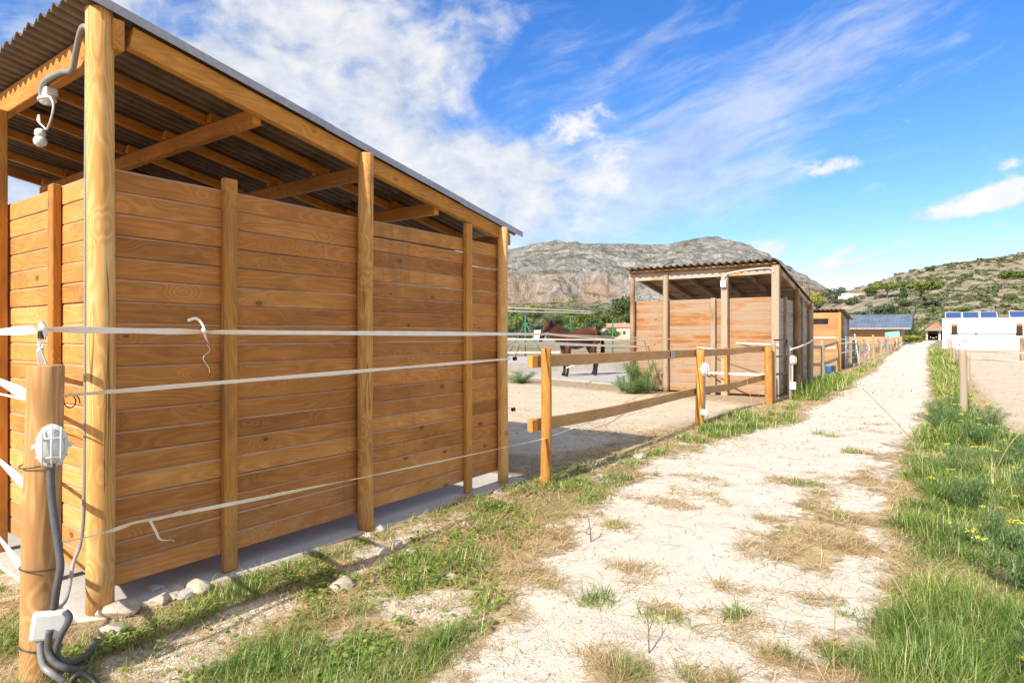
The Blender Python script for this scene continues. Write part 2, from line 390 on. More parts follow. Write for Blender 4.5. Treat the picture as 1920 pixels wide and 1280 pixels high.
# ------------------------------------------------------------------ ground regions
def poly(pts): return np.array([[*at(*p)[:2]] if len(p) == 2 else [p[0], p[1]] for p in pts])
def sdist(P, x, y):
    "signed distance, positive inside"
    x = np.asarray(x, float).ravel(); y = np.asarray(y, float).ravel(); best = np.full(x.shape, 1e9); ins = np.zeros(x.shape, bool)
    for i in range(len(P)):
        ax, ay = P[i]; bx, by = P[(i + 1) % len(P)]; dx, dy = bx - ax, by - ay; L = dx * dx + dy * dy + 1e-12
        t = np.clip(((x - ax) * dx + (y - ay) * dy) / L, 0, 1); best = np.minimum(best, np.hypot(x - ax - t * dx, y - ay - t * dy))
        c = ((ay > y) != (by > y)); xi = ax + (y - ay) / (by - ay + 1e-12) * dx; ins ^= c & (x < xi)
    return np.where(ins, best, -best)
# world-space outline of the pale path (x, y in metres); ends past the far garage
PATH = poly([(1693, 651), (1665, 668), (1648, 688), (1622, 708), (1570, 742), (1515, 765), (1500, 792), (1400, 815), (1310, 835), (1215, 862), (1190, 905), (1130, 950), (1040, 1000), (960, 1055), (950, 1110), (960, 1150),
             (850, 1250), (740, 1330), (700, 1500), (1500, 1500), (1530, 1330), (1560, 1240), (1610, 1170), (1640, 1105), (1560, 1080), (1480, 1050), (1440, 1000), (1500, 950), (1590, 905), (1650, 870), (1690, 830), (1725, 790), (1745, 760), (1742, 700), (1738, 652)])
PATH = np.vstack([[[-4.6, 150.]], PATH, [[-1.6, 150.]]])
PATH = np.array(PATH)
GRAVEL = [poly(q) for q in ([(150, 1240), (330, 1180), (480, 1120), (590, 1100), (620, 1060), (560, 1130), (470, 1200), (330, 1275), (170, 1330)], [(700, 1120), (760, 1105), (920, 1090), (900, 1130), (780, 1165), (700, 1160)],
                            [(560, 1190), (600, 1150), (620, 1200), (590, 1260)], [(640, 1065), (720, 1045), (730, 1060), (660, 1090)])]
GRN_L = poly([(1500, 760), (1380, 765), (1290, 815), (1180, 850), (1060, 880), (950, 905), (860, 935), (720, 1010), (560, 1060), (440, 1090), (200, 1190), (0, 1230), (-200, 1400), (300, 1500), (740, 1330), (850, 1240), (950, 1150), (945, 1060), (1040, 995), (1180, 905), (1210, 862), (1400, 815), (1500, 790)])
GRN_F = poly([(-300, 1010), (40, 1040), (60, 1180), (250, 1240), (330, 1400), (-300, 1400)])
GRN_R = np.vstack([poly([(1741, 655), (1742, 700), (1750, 765), (1722, 800), (1690, 850), (1680, 920), (1668, 985), (1690, 1060), (1640, 1110), (1622, 1180), (1610, 1260), (1600, 1400)]), [[-.5, 1.0], [3.5, -1], [4.2, 4.0], [2.2, 6.5], [1.3, 9.0], [.75, 12.], [.55, 16.], [.45, 30.], [.6, 80.]]])
DRY_R = poly([(1700, 830), (1600, 890), (1480, 950), (1400, 985), (1420, 1060), (1380, 1110), (1400, 1230), (1300, 1290), (1280, 1400), (1650, 1400), (1640, 1200), (1700, 1060), (1700, 900)])
BANK2 = poly([(1475, 752), (1480, 738), (1500, 716), (1600, 695), (1690, 655), (1697, 650), (1665, 668), (1645, 690), (1622, 708), (1560, 752)])
CORRAL_L = np.array([(-30, 6.3), (-3.6, 6.3), (-3.5, 10.2), (-3.35, 14.0), (-7.5, 15.2), (-30, 20)])
PAD_R = np.array([(1.1, 9.5), (.5, 14.), (.45, 74), (60, 74), (60, 4), (4.5, 4.5)])
TUFTS = [(*at(px, py)[:2], r * .85) for px, py, r in ((1170, 985, .26), (1100, 1115, .20), (1245, 1143, .17), (1170, 1262, .18), (1450, 975, .22), (1520, 1010, .28), (1380, 1100, .16), (1010, 1080, .28), (1275, 892, .14), (1235, 892, .12), (1400, 1160, .22), (1560, 960, .3), (1330, 1180, .15), (1540, 1130, .22), (1600, 1230, .25), (1500, 905, .3), (1340, 1270, .2), (1450, 1230, .2), (1620, 850, .3), (1560, 815, .3))]
def masks(x, y):
    shp = np.shape(x); x = np.ravel(x).astype(float); y = np.ravel(y).astype(float)
    n = fbm(x * 1.3, y * 1.3, 4, 21) - .5; n2 = fbm(x * 4.5, y * 4.5, 3, 31) - .5; r = np.hypot(x, y)
    wob = n * .7 + n2 * .25; sc = np.clip(r * .06, .12, 1.2)
    path = sstep(sdist(PATH, x, y) + wob * .9, -.30, .28)
    for g in GRAVEL: path = np.maximum(path, sstep(sdist(g, x, y) + wob * .35, -.02, .06) * .95)
    gl = np.maximum(sstep(sdist(GRN_L, x, y) + wob * .5, -.1, .15), sstep(sdist(GRN_F, x, y) + wob * .3, -.05, .1)); gr = sstep(sdist(GRN_R, x, y) + wob * .45, -.05, .2)
    b2 = sstep(sdist(BANK2, x, y) + wob * .6, -.1, .3)
    dry = sstep(sdist(DRY_R, x, y) + wob * .5, -.1, .2)
    corral = sstep(sdist(CORRAL_L, x, y) + wob * .5, -.1, .4); pad = sstep(sdist(PAD_R, x, y) + wob * .6, -.1, .5)
    tuft = x * 0
    for tx, ty, tr in TUFTS: tuft = np.maximum(tuft, np.exp(-(((x - tx) ** 2 + ((y - ty) * 1.1) ** 2) / tr ** 2)))
    tuft = sstep(tuft + n * .9 + n2 * .7, .35, .75)
    patch = sstep(fbm(x * 1.9 + 3, y * 1.9, 4, 77) + (.06 * sstep(-x, .3, 1.2) * (y < 6)), .64, .74) * (1 - .3 * sstep(r, 10, 20))   # dry tufts on the path
    green = np.maximum(gl * sstep(fbm(x * 1.7, y * 1.7, 3, 55), .28, .46), np.maximum(gr * sstep(fbm(x * 1.1, y * 1.1, 3, 56), .02, .18), b2 * sstep(fbm(x * .9, y * .9, 3, 57), .3, .48)))
    straw = np.clip(np.maximum(np.maximum(gl, b2) * .75, np.maximum(dry * sstep(fbm(x * 2.2, y * 2.2, 3, 58), .45, .60), path * patch * .6)) + .45 * gr, 0, 1)
    green = green * (1 - .9 * path * (1 - gr))
    straw = straw * (1 - .85 * path * (1 - np.maximum(dry, patch)))
    path = np.maximum(path, gl * .9 * sstep(fbm(x * 2.4, y * 2.4, 4, 61), .53, .60) * (r < 9))
    straw = np.maximum(straw, .75 * sstep(.9 - np.abs(sdist(PATH, x, y) + .45), 0, .5) * (1 - path) * (r < 60))
    path = np.maximum(path, dry * (1 - gr) * sstep(fbm(x * 2.6, y * 2.6, 4, 66), .47, .56) * .95)
    straw = np.maximum(straw * (1 - .8 * path * dry), tuft * (1 - gr)); green = np.maximum(green, .55 * tuft * sstep(fbm(x * 5, y * 5, 2, 67), .42, .6))
    rem = [path, green, straw, corral, pad, gl, gr, b2]
    return [q.reshape(shp) for q in rem]

def axis_pts(lo, hi, c, step, grow=1.06, maxs=200):
    a = [c]; s = step
    while a[-1] < hi:
        if a[-1] - c > 5: s = min(s * grow, maxs)
        a.append(a[-1] + s)
    b = [c]; s = step
    while b[-1] > lo:
        if c - b[-1] > 5: s = min(s * grow, maxs)
        b.append(b[-1] - s)
    return np.array(b[:0:-1] + a)
def grid_mesh(X, Y, Z):
    ny, nx = X.shape; me = bpy.data.meshes.new('ground')
    v = np.stack([X, Y, Z], -1).reshape(-1, 3); me.vertices.add(len(v)); me.vertices.foreach_set('co', v.ravel())
    i = (np.arange(ny - 1)[:, None] * nx + np.arange(nx - 1)[None, :]).ravel()
    q = np.stack([i, i + 1, i + nx + 1, i + nx], -1).ravel(); n = len(i)
    me.loops.add(n * 4); me.loops.foreach_set('vertex_index', q); me.polygons.add(n)
    me.polygons.foreach_set('loop_start', np.arange(n) * 4); me.polygons.foreach_set('loop_total', np.full(n, 4)); me.polygons.foreach_set('use_smooth', np.ones(n, bool))
    me.update(); return me
def set_attr(me, name, arr):
    a = me.attributes.new(name, 'FLOAT', 'POINT'); a.data.foreach_set('value', np.ravel(arr).astype(np.float32))
def f_ground(t, b):
    p = t.node('ShaderNodeTexCoord').outputs['Object']
    pa, gr, stw, cor, pad = [t.attr(q) for q in ('path', 'green', 'straw', 'corral', 'pad')]
    n1 = t.noise(p, 1.2, 6, .6); n2 = t.noise(p, 9, 6, .65); n3 = t.noise(p, 60, 4, .7); nl = t.noise(p, .15, 5, .6)
    vp = t.vor(p, 55); vp2 = t.vor(p, 130)
    peb = t.ss(vp, .05, .45, 1, 0)
    soil = t.ramp(n2, [(.3, (.26, .18, .10)), (.7, (.52, .40, .26))])
    sand = t.ramp(t.m('ADD', t.m('MULTIPLY', n1, .5), t.m('MULTIPLY', n2, .5)), [(.3, (.48, .385, .265)), (.7, (.68, .575, .43))])
    grav = t.ramp(t.m('ADD', t.m('MULTIPLY', n3, .55), t.m('MULTIPLY', n2, .45)), [(.30, (.44, .38, .30)), (.5, (.66, .605, .505)), (.70, (.77, .72, .625))])
    grav = t.mix(t.ss(n1, .42, .62, 0, .4), grav, (.60, .52, .40))
    grav = t.mix(t.m('MULTIPLY', t.ss(t.vor(p, 34), .0, .16, 1, 0), .5), grav, (.30, .25, .19))
    strw = t.ramp(t.m('ADD', t.m('MULTIPLY', n3, .5), t.m('MULTIPLY', n2, .5)), [(.32, (.26, .18, .08)), (.5, (.50, .38, .20)), (.66, (.66, .54, .33))])
    grn = t.ramp(t.m('ADD', t.m('MULTIPLY', n3, .5), t.m('MULTIPLY', n2, .5)), [(.3, (.16, .15, .05)), (.65, (.36, .32, .15))])
    far = t.ramp(t.m('ADD', t.m('MULTIPLY', nl, .6), t.m('MULTIPLY', n1, .4)), [(.38, (.10, .11, .04)), (.48, (.30, .23, .13)), (.62, (.46, .36, .24))])
    rr = t.v('LENGTH', p, out=1)
    base = t.mix(t.ss(rr, 25, 70), soil, far)
    base = t.mix(t.m('MAXIMUM', cor, pad), base, sand)
    base = t.mix(t.ss(t.m('ADD', stw, t.m('MULTIPLY', t.m('SUBTRACT', n2, .5), .8)), .35, .7), base, strw)
    base = t.mix(t.ss(t.m('ADD', gr, t.m('MULTIPLY', t.m('SUBTRACT', n2, .5), .9)), .4, .85), base, grn)
    pm = t.ss(t.m('ADD', t.m('SUBTRACT', pa, t.m('MULTIPLY', stw, .40)), t.m('MULTIPLY', t.m('SUBTRACT', n2, .5), 2.0)), .18, .72)
    base = t.mix(pm, base, grav)
    t.put(b.inputs['Base Color'], base)
    h = t.m('ADD', t.m('ADD', t.m('MULTIPLY', n3, .5), n2), t.m('ADD', t.m('MULTIPLY', peb, .35), t.m('MULTIPLY', vp2, .3)))
    t.put(b.inputs['Normal'], t.bump(h, .6, .018))
M_ground = mat('earth', f_ground, rough=.95, spec=.1)
xs = axis_pts(-3500, 3500, -1.5, .06); ys = axis_pts(-400, 4000, 4.5, .06)
X, Y = np.meshgrid(xs, ys)
gm = grid_mesh(X, Y, gh(X, Y))
for nm, a in zip(('path', 'green', 'straw', 'corral', 'pad'), masks(X, Y)): set_attr(gm, nm, a)
tag(link('ground', gm, M_ground), kind='structure')

# ------------------------------------------------------------------ mountain and hill
def fan(name, ks, ds, hfun, m):
    K, D = np.meshgrid(ks, ds); X = -S_ * D + C_ * K * D; Y = C_ * D + S_ * K * D
    me = grid_mesh(X, Y, hfun(K, D, X, Y)); return me
MSK = np.array([(-600, 560), (-200, 520), (200, 500), (500, 490), (800, 478), (950, 470), (980, 463), (1040, 456), (1100, 458), (1180, 458), (1250, 457), (1300, 449), (1345, 447), (1390, 456), (1420, 472), (1450, 488), (1500, 515), (1540, 533), (1580, 546), (1650, 566), (1800, 600), (2000, 625)], float)
def mount_h(K, D, X, Y):
    px = K * FPX + 960; ang = (HY - np.interp(px, MSK[:, 0], MSK[:, 1])) / FPX
    rid = 1 - np.abs(fbm(X * .006, Y * .006, 5, 3, .55) * 2 - 1); nn = fbm(X * .02, Y * .02, 5, 8, .55) - .5
    wob = (fbm(K * 14, D * .004, 4, 4) - .5) * 140
    d = D + wob
    wob = wob + (1 - np.abs(fbm(K * 45, D * .006, 4, 24) * 2 - 1)) * 95 - 60
    foot = .046 * sstep(d, 330, 900)
    cl = (.050 + .02 * (fbm(K * 9, D * 0, 3, 12) - .3)) * sstep(d, 890, 965)
    up = np.maximum(ang - .046 - .05, -.08) * np.clip((d - 965) / 535, 0, 1) ** .8
    a = np.minimum(foot + cl, ang * .98) + up
    a = np.where(D > 1480, np.minimum(a, ang), np.minimum(a, ang * (.75 + .25 * sstep(D, 900, 1500))))
    steep = sstep(D, 700, 950)
    z = a * D + (rid - .5) * 22 * steep * (1 - sstep(D, 1350, 1480) * .85) + nn * (3 + 14 * steep) * (1 - .75 * sstep(D, 1400, 1500))
    bands = np.sin(z * .35 + 4 * nn) * 1.6 * steep; z = z + bands
    z = np.where(D > 1520, z - (D - 1520) * .25, z)
    return z * sstep(D, 300, 420) - 3 * (1 - sstep(D, 300, 380)) + .5
def f_mount(t, b):
    p = t.obj(); g = t.node('ShaderNodeNewGeometry'); nz = t.sep(g.outputs['Normal'])[2]; z = t.sep(p)[2]
    n1 = t.noise(p, .012, 8, .62); n2 = t.noise(p, .09, 6, .65); n3 = t.noise(p, .35, 4, .7)
    st = t.noise(t.v('MULTIPLY', p, (.05, .05, .010)), 1, 6, .65)
    rock = t.ramp(t.m('ADD', t.m('MULTIPLY', st, .55), t.m('MULTIPLY', n2, .5)), [(.40, (.12, .12, .112)), (.49, (.35, .335, .30)), (.60, (.60, .565, .51))])
    org = t.m('MULTIPLY', t.ss(t.noise(p, .006, 4, .5), .44, .58), t.ss(z, 125, 70)); rock = t.mix(t.m('MULTIPLY', org, .8), rock, (.56, .39, .27))
    scr = t.ramp(n3, [(.35, (.075, .09, .035)), (.65, (.20, .20, .10))])
    veg = t.m('ADD', t.m('MULTIPLY', t.m('SUBTRACT', n2, .5), 2.6), t.m('ADD', t.m('MULTIPLY', t.m('SUBTRACT', n1, .5), 2.2), t.m('MULTIPLY', t.m('SUBTRACT', n3, .5), 1.4)))
    veg = t.m('ADD', veg, t.ss(nz, .35, .95, -.55, .32)); veg = t.m('ADD', veg, t.ss(z, 45, 20, 0, .35))
    t.put(b.inputs['Base Color'], t.mix(t.ss(veg, .24, .62, 0, .85), rock, scr))
    t.put(b.inputs['Normal'], t.bump(t.m('ADD', t.m('MULTIPLY', n2, 1.), t.m('ADD', t.m('MULTIPLY', n3, .5), t.m('MULTIPLY', st, 1.6))), 1.0, 14))
M_mount = mat('rock_face', f_mount, rough=.95, spec=.1)
ks = np.linspace(-1.35, .95, 760); ds = np.concatenate([np.linspace(300, 850, 40), np.linspace(860, 1530, 230), np.linspace(1560, 2300, 14)])
tag(link('mountain', fan('m', ks, ds, mount_h, None), M_mount), kind='structure')
HSK = np.array([(1490, 625), (1520, 590), (1560, 556), (1580, 546), (1610, 537), (1650, 525), (1700, 509), (1760, 496), (1800, 489), (1850, 482), (1920, 472), (2200, 440), (2700, 400), (3500, 380)], float)
def hill_base(K, D):
    px = K * FPX + 960; ang = (HY - np.interp(px, HSK[:, 0], HSK[:, 1])) / FPX
    t = np.clip((D - 190) / 330, 0, 1); return ang * t ** .65 * D + .3
def hill_h(K, D, X, Y):
    z = hill_base(K, D); n = fbm(X * .03, Y * .03, 5, 14, .55) - .5; n2 = fbm(X * .15, Y * .15, 4, 15) - .5
    a = sstep(D, 190, 280); z = z + n * 9 * a * (1 - .7 * sstep(D, 430, 520)) + n2 * 2.2 * a
    z = np.where(D > 530, z - (D - 530) * .3, z)
    return np.where(D < 193, -1, z)
def hill_pt(px, py):
    k = (px - 960) / FPX; want = (HY - py) / FPX; lo, hi = 191., 520.
    for _ in range(40):
        d = (lo + hi) / 2
        if (float(hill_base(np.array(k), np.array(d))) - EYE) / d < want: lo = d
        else: hi = d
    p = kd(k, d); p.z = float(hill_h(np.array([k]), np.array([d]), np.array([p.x]), np.array([p.y]))[0]); return p, d
def f_hill(t, b):
    p = t.obj(); n0 = t.noise(p, .02, 5, .6); n1 = t.noise(p, .12, 6, .62); n2 = t.noise(p, .5, 5, .7); n3 = t.noise(p, 2.2, 3, .7)
    st = t.noise(t.v('MULTIPLY', p, (.10, .10, .9)), 1, 5, .65)
    rock = t.ramp(t.m('ADD', t.m('MULTIPLY', st, .5), t.m('MULTIPLY', n2, .5)), [(.35, (.24, .19, .13)), (.5, (.42, .35, .255)), (.66, (.60, .52, .41))])
    rock = t.mix(t.ss(n0, .45, .6, 0, .45), rock, (.46, .32, .20))
    scr = t.ramp(t.m('ADD', t.m('MULTIPLY', n3, .6), t.m('MULTIPLY', n2, .4)), [(.35, (.045, .055, .022)), (.65, (.17, .165, .07))])
    veg = t.m('ADD', t.m('MULTIPLY', t.m('SUBTRACT', n1, .5), 2.0), t.m('ADD', t.m('MULTIPLY', t.m('SUBTRACT', n2, .5), 2.6), t.m('MULTIPLY', t.m('SUBTRACT', n3, .5), 1.0)))
    t.put(b.inputs['Base Color'], t.mix(t.ss(veg, -.05, .25, 0, .8), rock, scr))
    t.put(b.inputs['Normal'], t.bump(t.m('ADD', n2, t.m('MULTIPLY', st, .7)), .8, 2.5))
M_hill = mat('scrub_slope', f_hill, rough=.95, spec=.1)
ks = np.linspace(.45, 2.4, 560); ds = np.concatenate([np.linspace(189, 300, 90), np.linspace(304, 530, 110), np.linspace(545, 900, 12)])
tag(link('hill', fan('h', ks, ds, hill_h, None), M_hill), kind='structure')
#PART2
# ------------------------------------------------------------------ horse shelters
def plank_wall(parent, axis, fixed, a0, a1, z0, z1, pitch, th, m, splits=(), gaps=(), seed=1, out=1):
    "horizontal boards with chamfered edges; axis = direction they run"
    rd = random.Random(seed); b = MB(); n = round((z1 - z0) / pitch)
    segs = [a0] + list(splits) + [a1]
    for i in range(n):
        za = z0 + i * pitch; zb = za + pitch - .003
        for q in range(len(segs) - 1):
            s0, s1 = segs[q] + .002, segs[q + 1] - .002; zb = za + pitch - .0015 - (.011 if (i, q) in gaps else 0)
            c = .009; w = rd.uniform(-.0025, .0025)
            prof = [(0, za), (0, zb), (-th * .5, zb), (-th, zb), (-th, za), (-c * 0, za)]
            prof = [(w - .003, za), (w, za + .004), (w, zb - .011), (w - .007, zb - .002), (w - .007, zb), (w - th, zb), (w - th, za)]
            vs = []
            nseg = 6; k = len(prof); fs = []
            bow = rd.uniform(-.004, .004); dz = rd.uniform(-.0025, .0025)
            for j in range(nseg + 1):
                t = j / nseg; s = s0 + (s1 - s0) * t; bb = bow * math.sin(math.pi * t)
                for d, z in prof:
                    zz = z + bb * .4 + dz * t
                    vs.append((fixed + (d + bb) * out, s, zz) if axis == 'Y' else (s, fixed + (d + bb) * out, zz))
            for j in range(nseg):
                for e in range(k):
                    fs.append((j * k + e, j * k + (e + 1) % k, (j + 1) * k + (e + 1) % k, (j + 1) * k + e))
            fs += [tuple(range(k)), tuple(nseg * k + e for e in range(k))[::-1]]
            b.add(vs, fs, rd.random())
            for j in range(nseg): b.mi[-len(fs) + j * k + 2] = 1
    o = b.build('plank_wall', [m, M_edge], parent)
    bm = bmesh.new(); bm.from_mesh(o.data); bmesh.ops.recalc_face_normals(bm, faces=bm.faces); bm.to_mesh(o.data); bm.free(); return o
def post_round(parent, x, y, z0, z1, r, m, name='post', seed=0, lean=(0, 0), taper=.96):
    rd = random.Random(seed + 5); b = MB(); n = 15; ph = rd.uniform(0, 6); pts = []; rr = []
    for i in range(n + 1):
        t = i / n; pts.append((x + lean[0] * t + .004 * math.sin(ph + 5 * t), y + lean[1] * t + .004 * math.cos(ph + 4 * t), z0 + (z1 - z0) * t)); rr.append(r * (1 + (taper - 1) * t) * (1 + .012 * math.sin(9 * t + ph)))
    pts += [(pts[-1][0], pts[-1][1], z1 + .006)]; rr += [r * taper * .93]
    b.tube(pts, rr, 22, rnd=rd.random()); o = b.build(name, m, parent)
    return o
def post_square(parent, x, y, z0, z1, wx, wy, m, name='post', lean=(0, 0), bevel=.006):
    b = MB(); b.beam((x, y, z0), (x + lean[0], y + lean[1], z1), wx, wy, up=(0, 1, 0)); return b.build(name, m, parent, bevel=bevel)
def corrugated(parent, x0, x1, y0, y1, zf, m, pitch=.076, amp=.010, laps=(), th=.003, name='roof', seed=0):
    "sheet waves along x, running down y"
    rd = random.Random(seed); b = MB(); yy = [y0] + list(laps) + [y1]
    for q in range(len(yy) - 1):
        ya, yb = yy[q] - (.0 if q == 0 else .09), yy[q + 1]; up = .004 * (len(yy) - q)
        nx = int((x1 - x0) / pitch * 8); ny = 5; vs = []; fs = []
        for j in range(ny + 1):
            y = ya + (yb - ya) * j / ny
            for i in range(nx + 1):
                x = x0 + (x1 - x0) * i / nx; e = 0
                if j == 0: e = .006 * math.sin(i * .37)
                vs.append((x, y + e, zf(y) + amp + up + amp * math.sin(2 * math.pi * x / pitch) + .004 * math.sin(x * 3 + y * 2)))
        for j in range(ny):
            for i in range(nx):
                a = j * (nx + 1) + i; fs.append((a, a + 1, a + nx + 2, a + nx + 1))
        b.add(vs, fs, rd.random(), smooth=True)
    o = b.build(name, m, parent); s = o.modifiers.new('thick', 'SOLIDIFY'); s.thickness = th; s.offset = 1; return o

# --- the near shelter
SH = thing('horse_shelter', 'large new orange timber shelter with corrugated roof, nearest to the viewer on the left', 'horse shelter')
zf1 = lambda y: 3.235 - (y - 1.4) * .1775
XW = -3.715
plank_wall(SH, 'Y', XW, 1.44, 5.03, .13, 2.41, .12, .03, M_wallY, splits=(3.2, 4.5), gaps=((16, 2), (17, 1)), seed=3)
plank_wall(SH, 'X', 1.475, -7.40, -3.745, .13, 2.41, .12, .03, M_wallX, splits=(-5.31,), gaps=(), seed=8, out=-1)
plank_wall(SH, 'Y', -7.43, 1.50, 5.03, .13, 2.41, .12, .03, M_wallY, splits=(3.2,), seed=5, out=-1)
post_round(SH, -3.725, 1.43, .0, 3.24, .067, M_post, seed=1, lean=(.0, .0))
post_round(SH, -3.655, 3.22, .0, 2.885, .060, M_post, seed=2)
post_round(SH, -3.66, 5.02, .0, 2.575, .054, M_post, seed=3)
for x, y, z in ((-7.48, 1.42, 3.2), (-7.48, 3.2, 2.88), (-7.48, 5.05, 2.55), (-5.6, 5.05, 2.55)): post_round(SH, x, y, .0, z, .058, M_post, seed=int(-x * 10))
post_square(SH, -5.325, 1.425, .0, 3.045, .085, .075, M_batt)
for y, zt in ((2.14, 2.48), (4.50, 2.55)): post_square(SH, XW + .026, y, .02, zt, .048, .088, M_batt, 'batten')
post_square(SH, -4.415, 1.448, .02, 2.41, .075, .048, M_batt, 'batten')
b = MB(); b.beam((-7.6, 1.495, 3.125), (-3.66, 1.495, 3.125), .06, .165); b.build('front_beam', M_beamX, SH, .005)
for q, (y, n) in enumerate(((2.36, .19), (3.30, .19), (4.12, .19), (5.07, .18))):
    b = MB(); b.beam((-7.5, y, zf1(y) - .120), (-3.738 if q != 3 else -3.62, y, zf1(y) - .120), .06, .105); b.build('cross_beam', M_beamX, SH, .004)
for ya, yb in ((1.565, 3.24), (3.26, 4.99)):
    b = MB(); b.beam((-3.705, ya, zf1(ya) - .062), (-3.705, yb, zf1(yb) - .062), .06, .122); b.build('edge_beam', M_beamY, SH, .004)
for i, x in enumerate((-4.30, -4.95, -5.57, -6.2, -6.85, -7.42)):
    for q, (ya, yb) in enumerate(((1.53, 2.41), (2.32, 3.35), (3.26, 4.17), (4.08, 5.3))):
        xx = x + (.035 if q % 2 else -.035); b = MB(); b.beam((xx, ya, zf1(ya) - .034), (xx, yb, zf1(yb) - .034), .045, .065); b.build('purlin', M_beamY, SH, .004)
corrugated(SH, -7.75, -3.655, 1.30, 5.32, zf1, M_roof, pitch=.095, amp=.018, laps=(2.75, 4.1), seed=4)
b = MB()
for q, (ya, yb) in enumerate(((1.27, 2.9), (2.84, 4.4), (4.34, 5.36))):
    e = .004 * (2 - q)
    b.beam((-3.648 + e, ya, zf1(ya) + .020 + e), (-3.648 + e, yb, zf1(yb) + .020 + e), .003, .050); b.beam((-3.70, ya, zf1(ya) + .048 + e), (-3.70, yb, zf1(yb) + .048 + e), .11, .004)
    b.beam((-3.665, ya, zf1(ya) + .030 + e), (-3.665, yb, zf1(yb) + .030 + e), .006, .02)
b.build('roof_edge_trim', M_flash, SH)
b = MB(); oc = [(-7.7, 1.38), (-4.6, 1.34), (-4.1, 1.37), (-3.72, 1.33), (-3.62, 1.48), (-3.66, 1.9), (-3.57, 2.4), (-3.63, 3.0), (-3.56, 3.7), (-3.60, 4.3), (-3.54, 5.0), (-3.60, 5.3), (-7.7, 5.3)]; n = len(oc)
b.add([(x, y, .016) for x, y in oc] + [(x + .06 * (x > -5), y - .05 * (y < 1.5), -.05) for x, y in oc], [tuple(range(n))] + [(i, i + n, (i + 1) % n + n, (i + 1) % n) for i in range(n)])
tag(b.build('concrete_slab', M_slab), kind='structure')

# --- lamps and conduits under the near roof
def wire(name, pts, r, m, parent=None, n=6, seg=8):
    b = MB(); b.tube(smooth_path(pts, n), r, seg); return b.build(name, m, parent)
zb = 3.01
L = thing('bulkhead_lamp', 'dusty cage-less oval lamp with its junction box under the front beam, above the globe lamp', 'lamp', (-4.60, 1.48, zb))
MB().box((.0, .0, .01), (.14, .10, .075)).build('junction_box', M_white, L, .015)
MB().lathe([(.025, .0), (.065, -.02), (.072, -.045), (.055, -.07), (.02, -.08)], (.045, -.03, -.035), 18, sx=1.1, sy=.85).build('lamp_glass', M_globe, L)
L.scale = (.7, .7, .7)
MB().lathe([(.07, .0), (.082, -.01), (.082, -.026), (.07, -.03)], (.045, -.03, -.055), 18, sx=1.1, sy=.85).build('rim', M_white, L)
G_ = thing('globe_lamp', 'round white globe lamp hanging at the end of its cable under the near roof', 'lamp', (-4.78, 1.49, 2.80))
G_.scale = (.7, .7, .7); MB().lathe([(.025, .04), (.042, .025), (.046, -.01), (.04, -.03)], (0, 0, 0), 16).build('lamp_holder', M_white, G_)
MB().lathe([(.035, -.03), (.050, -.05), (.056, -.075), (.047, -.105), (.022, -.122), (.005, -.126)], (0, 0, 0), 18).build('globe', M_globe, G_)
tag(wire('cable', [(-4.52, 1.46, 2.97), (-4.44, 1.45, 2.90), (-4.46, 1.45, 2.84), (-4.60, 1.47, 2.79), (-4.72, 1.49, 2.83), (-4.82, 1.49, 2.89), (-4.80, 1.49, 2.92), (-4.78, 1.49, 2.86)], .006, M_white), 'thin white cable sagging between the oval lamp and the globe lamp', 'cable')
tag(wire('conduit', [(-3.80, 1.41, 3.15), (-3.84, 1.40, 3.18), (-3.90, 1.40, 3.165), (-4.02, 1.42, 3.09), (-4.13, 1.44, 3.03), (-4.30, 1.445, 3.06), (-4.52, 1.445, 3.07), (-4.61, 1.445, 3.04), (-4.63, 1.45, 2.98), (-4.62, 1.46, 2.955)], .017, M_cable2, n=8), 'fat grey conduit curving from the tall round corner post to the oval lamp', 'conduit')
tag(wire('cable', [(-3.830, 1.405, 3.0), (-3.830, 1.400, 2.2), (-3.828, 1.398, 1.4), (-3.835, 1.39, .5), (-3.80, 1.33, .28), (-3.66, 1.25, .16), (-3.50, 1.14, .17), (-3.30, 1.06, .20)], .010, M_cable2, n=8), 'grey cable running straight down beside the tall round corner post to the low junction box', 'cable')

# --- the post with the caged lamp, nearest the viewer
FP = thing('fence_post', 'thick round timber post with a caged lamp and junction box, nearest to the viewer', 'fence post', (-3.22, 1.0, 0), group=None)
post_round(FP, 0, 0, -.08, 1.365, .070, M_fpost, 'log', 11, lean=(.03, .01), taper=.97)
for z, tl in ((.95, .012), (.50, -.01), (.155, -.02)):
    b = MB(); b.tube([(.075 * math.cos(a) + .02, .075 * math.sin(a) + .0, z + tl * math.sin(a)) for a in np.linspace(0, 6.2832, 25)], .003, 6, cap=False); b.build('cable_tie', M_tie, FP)
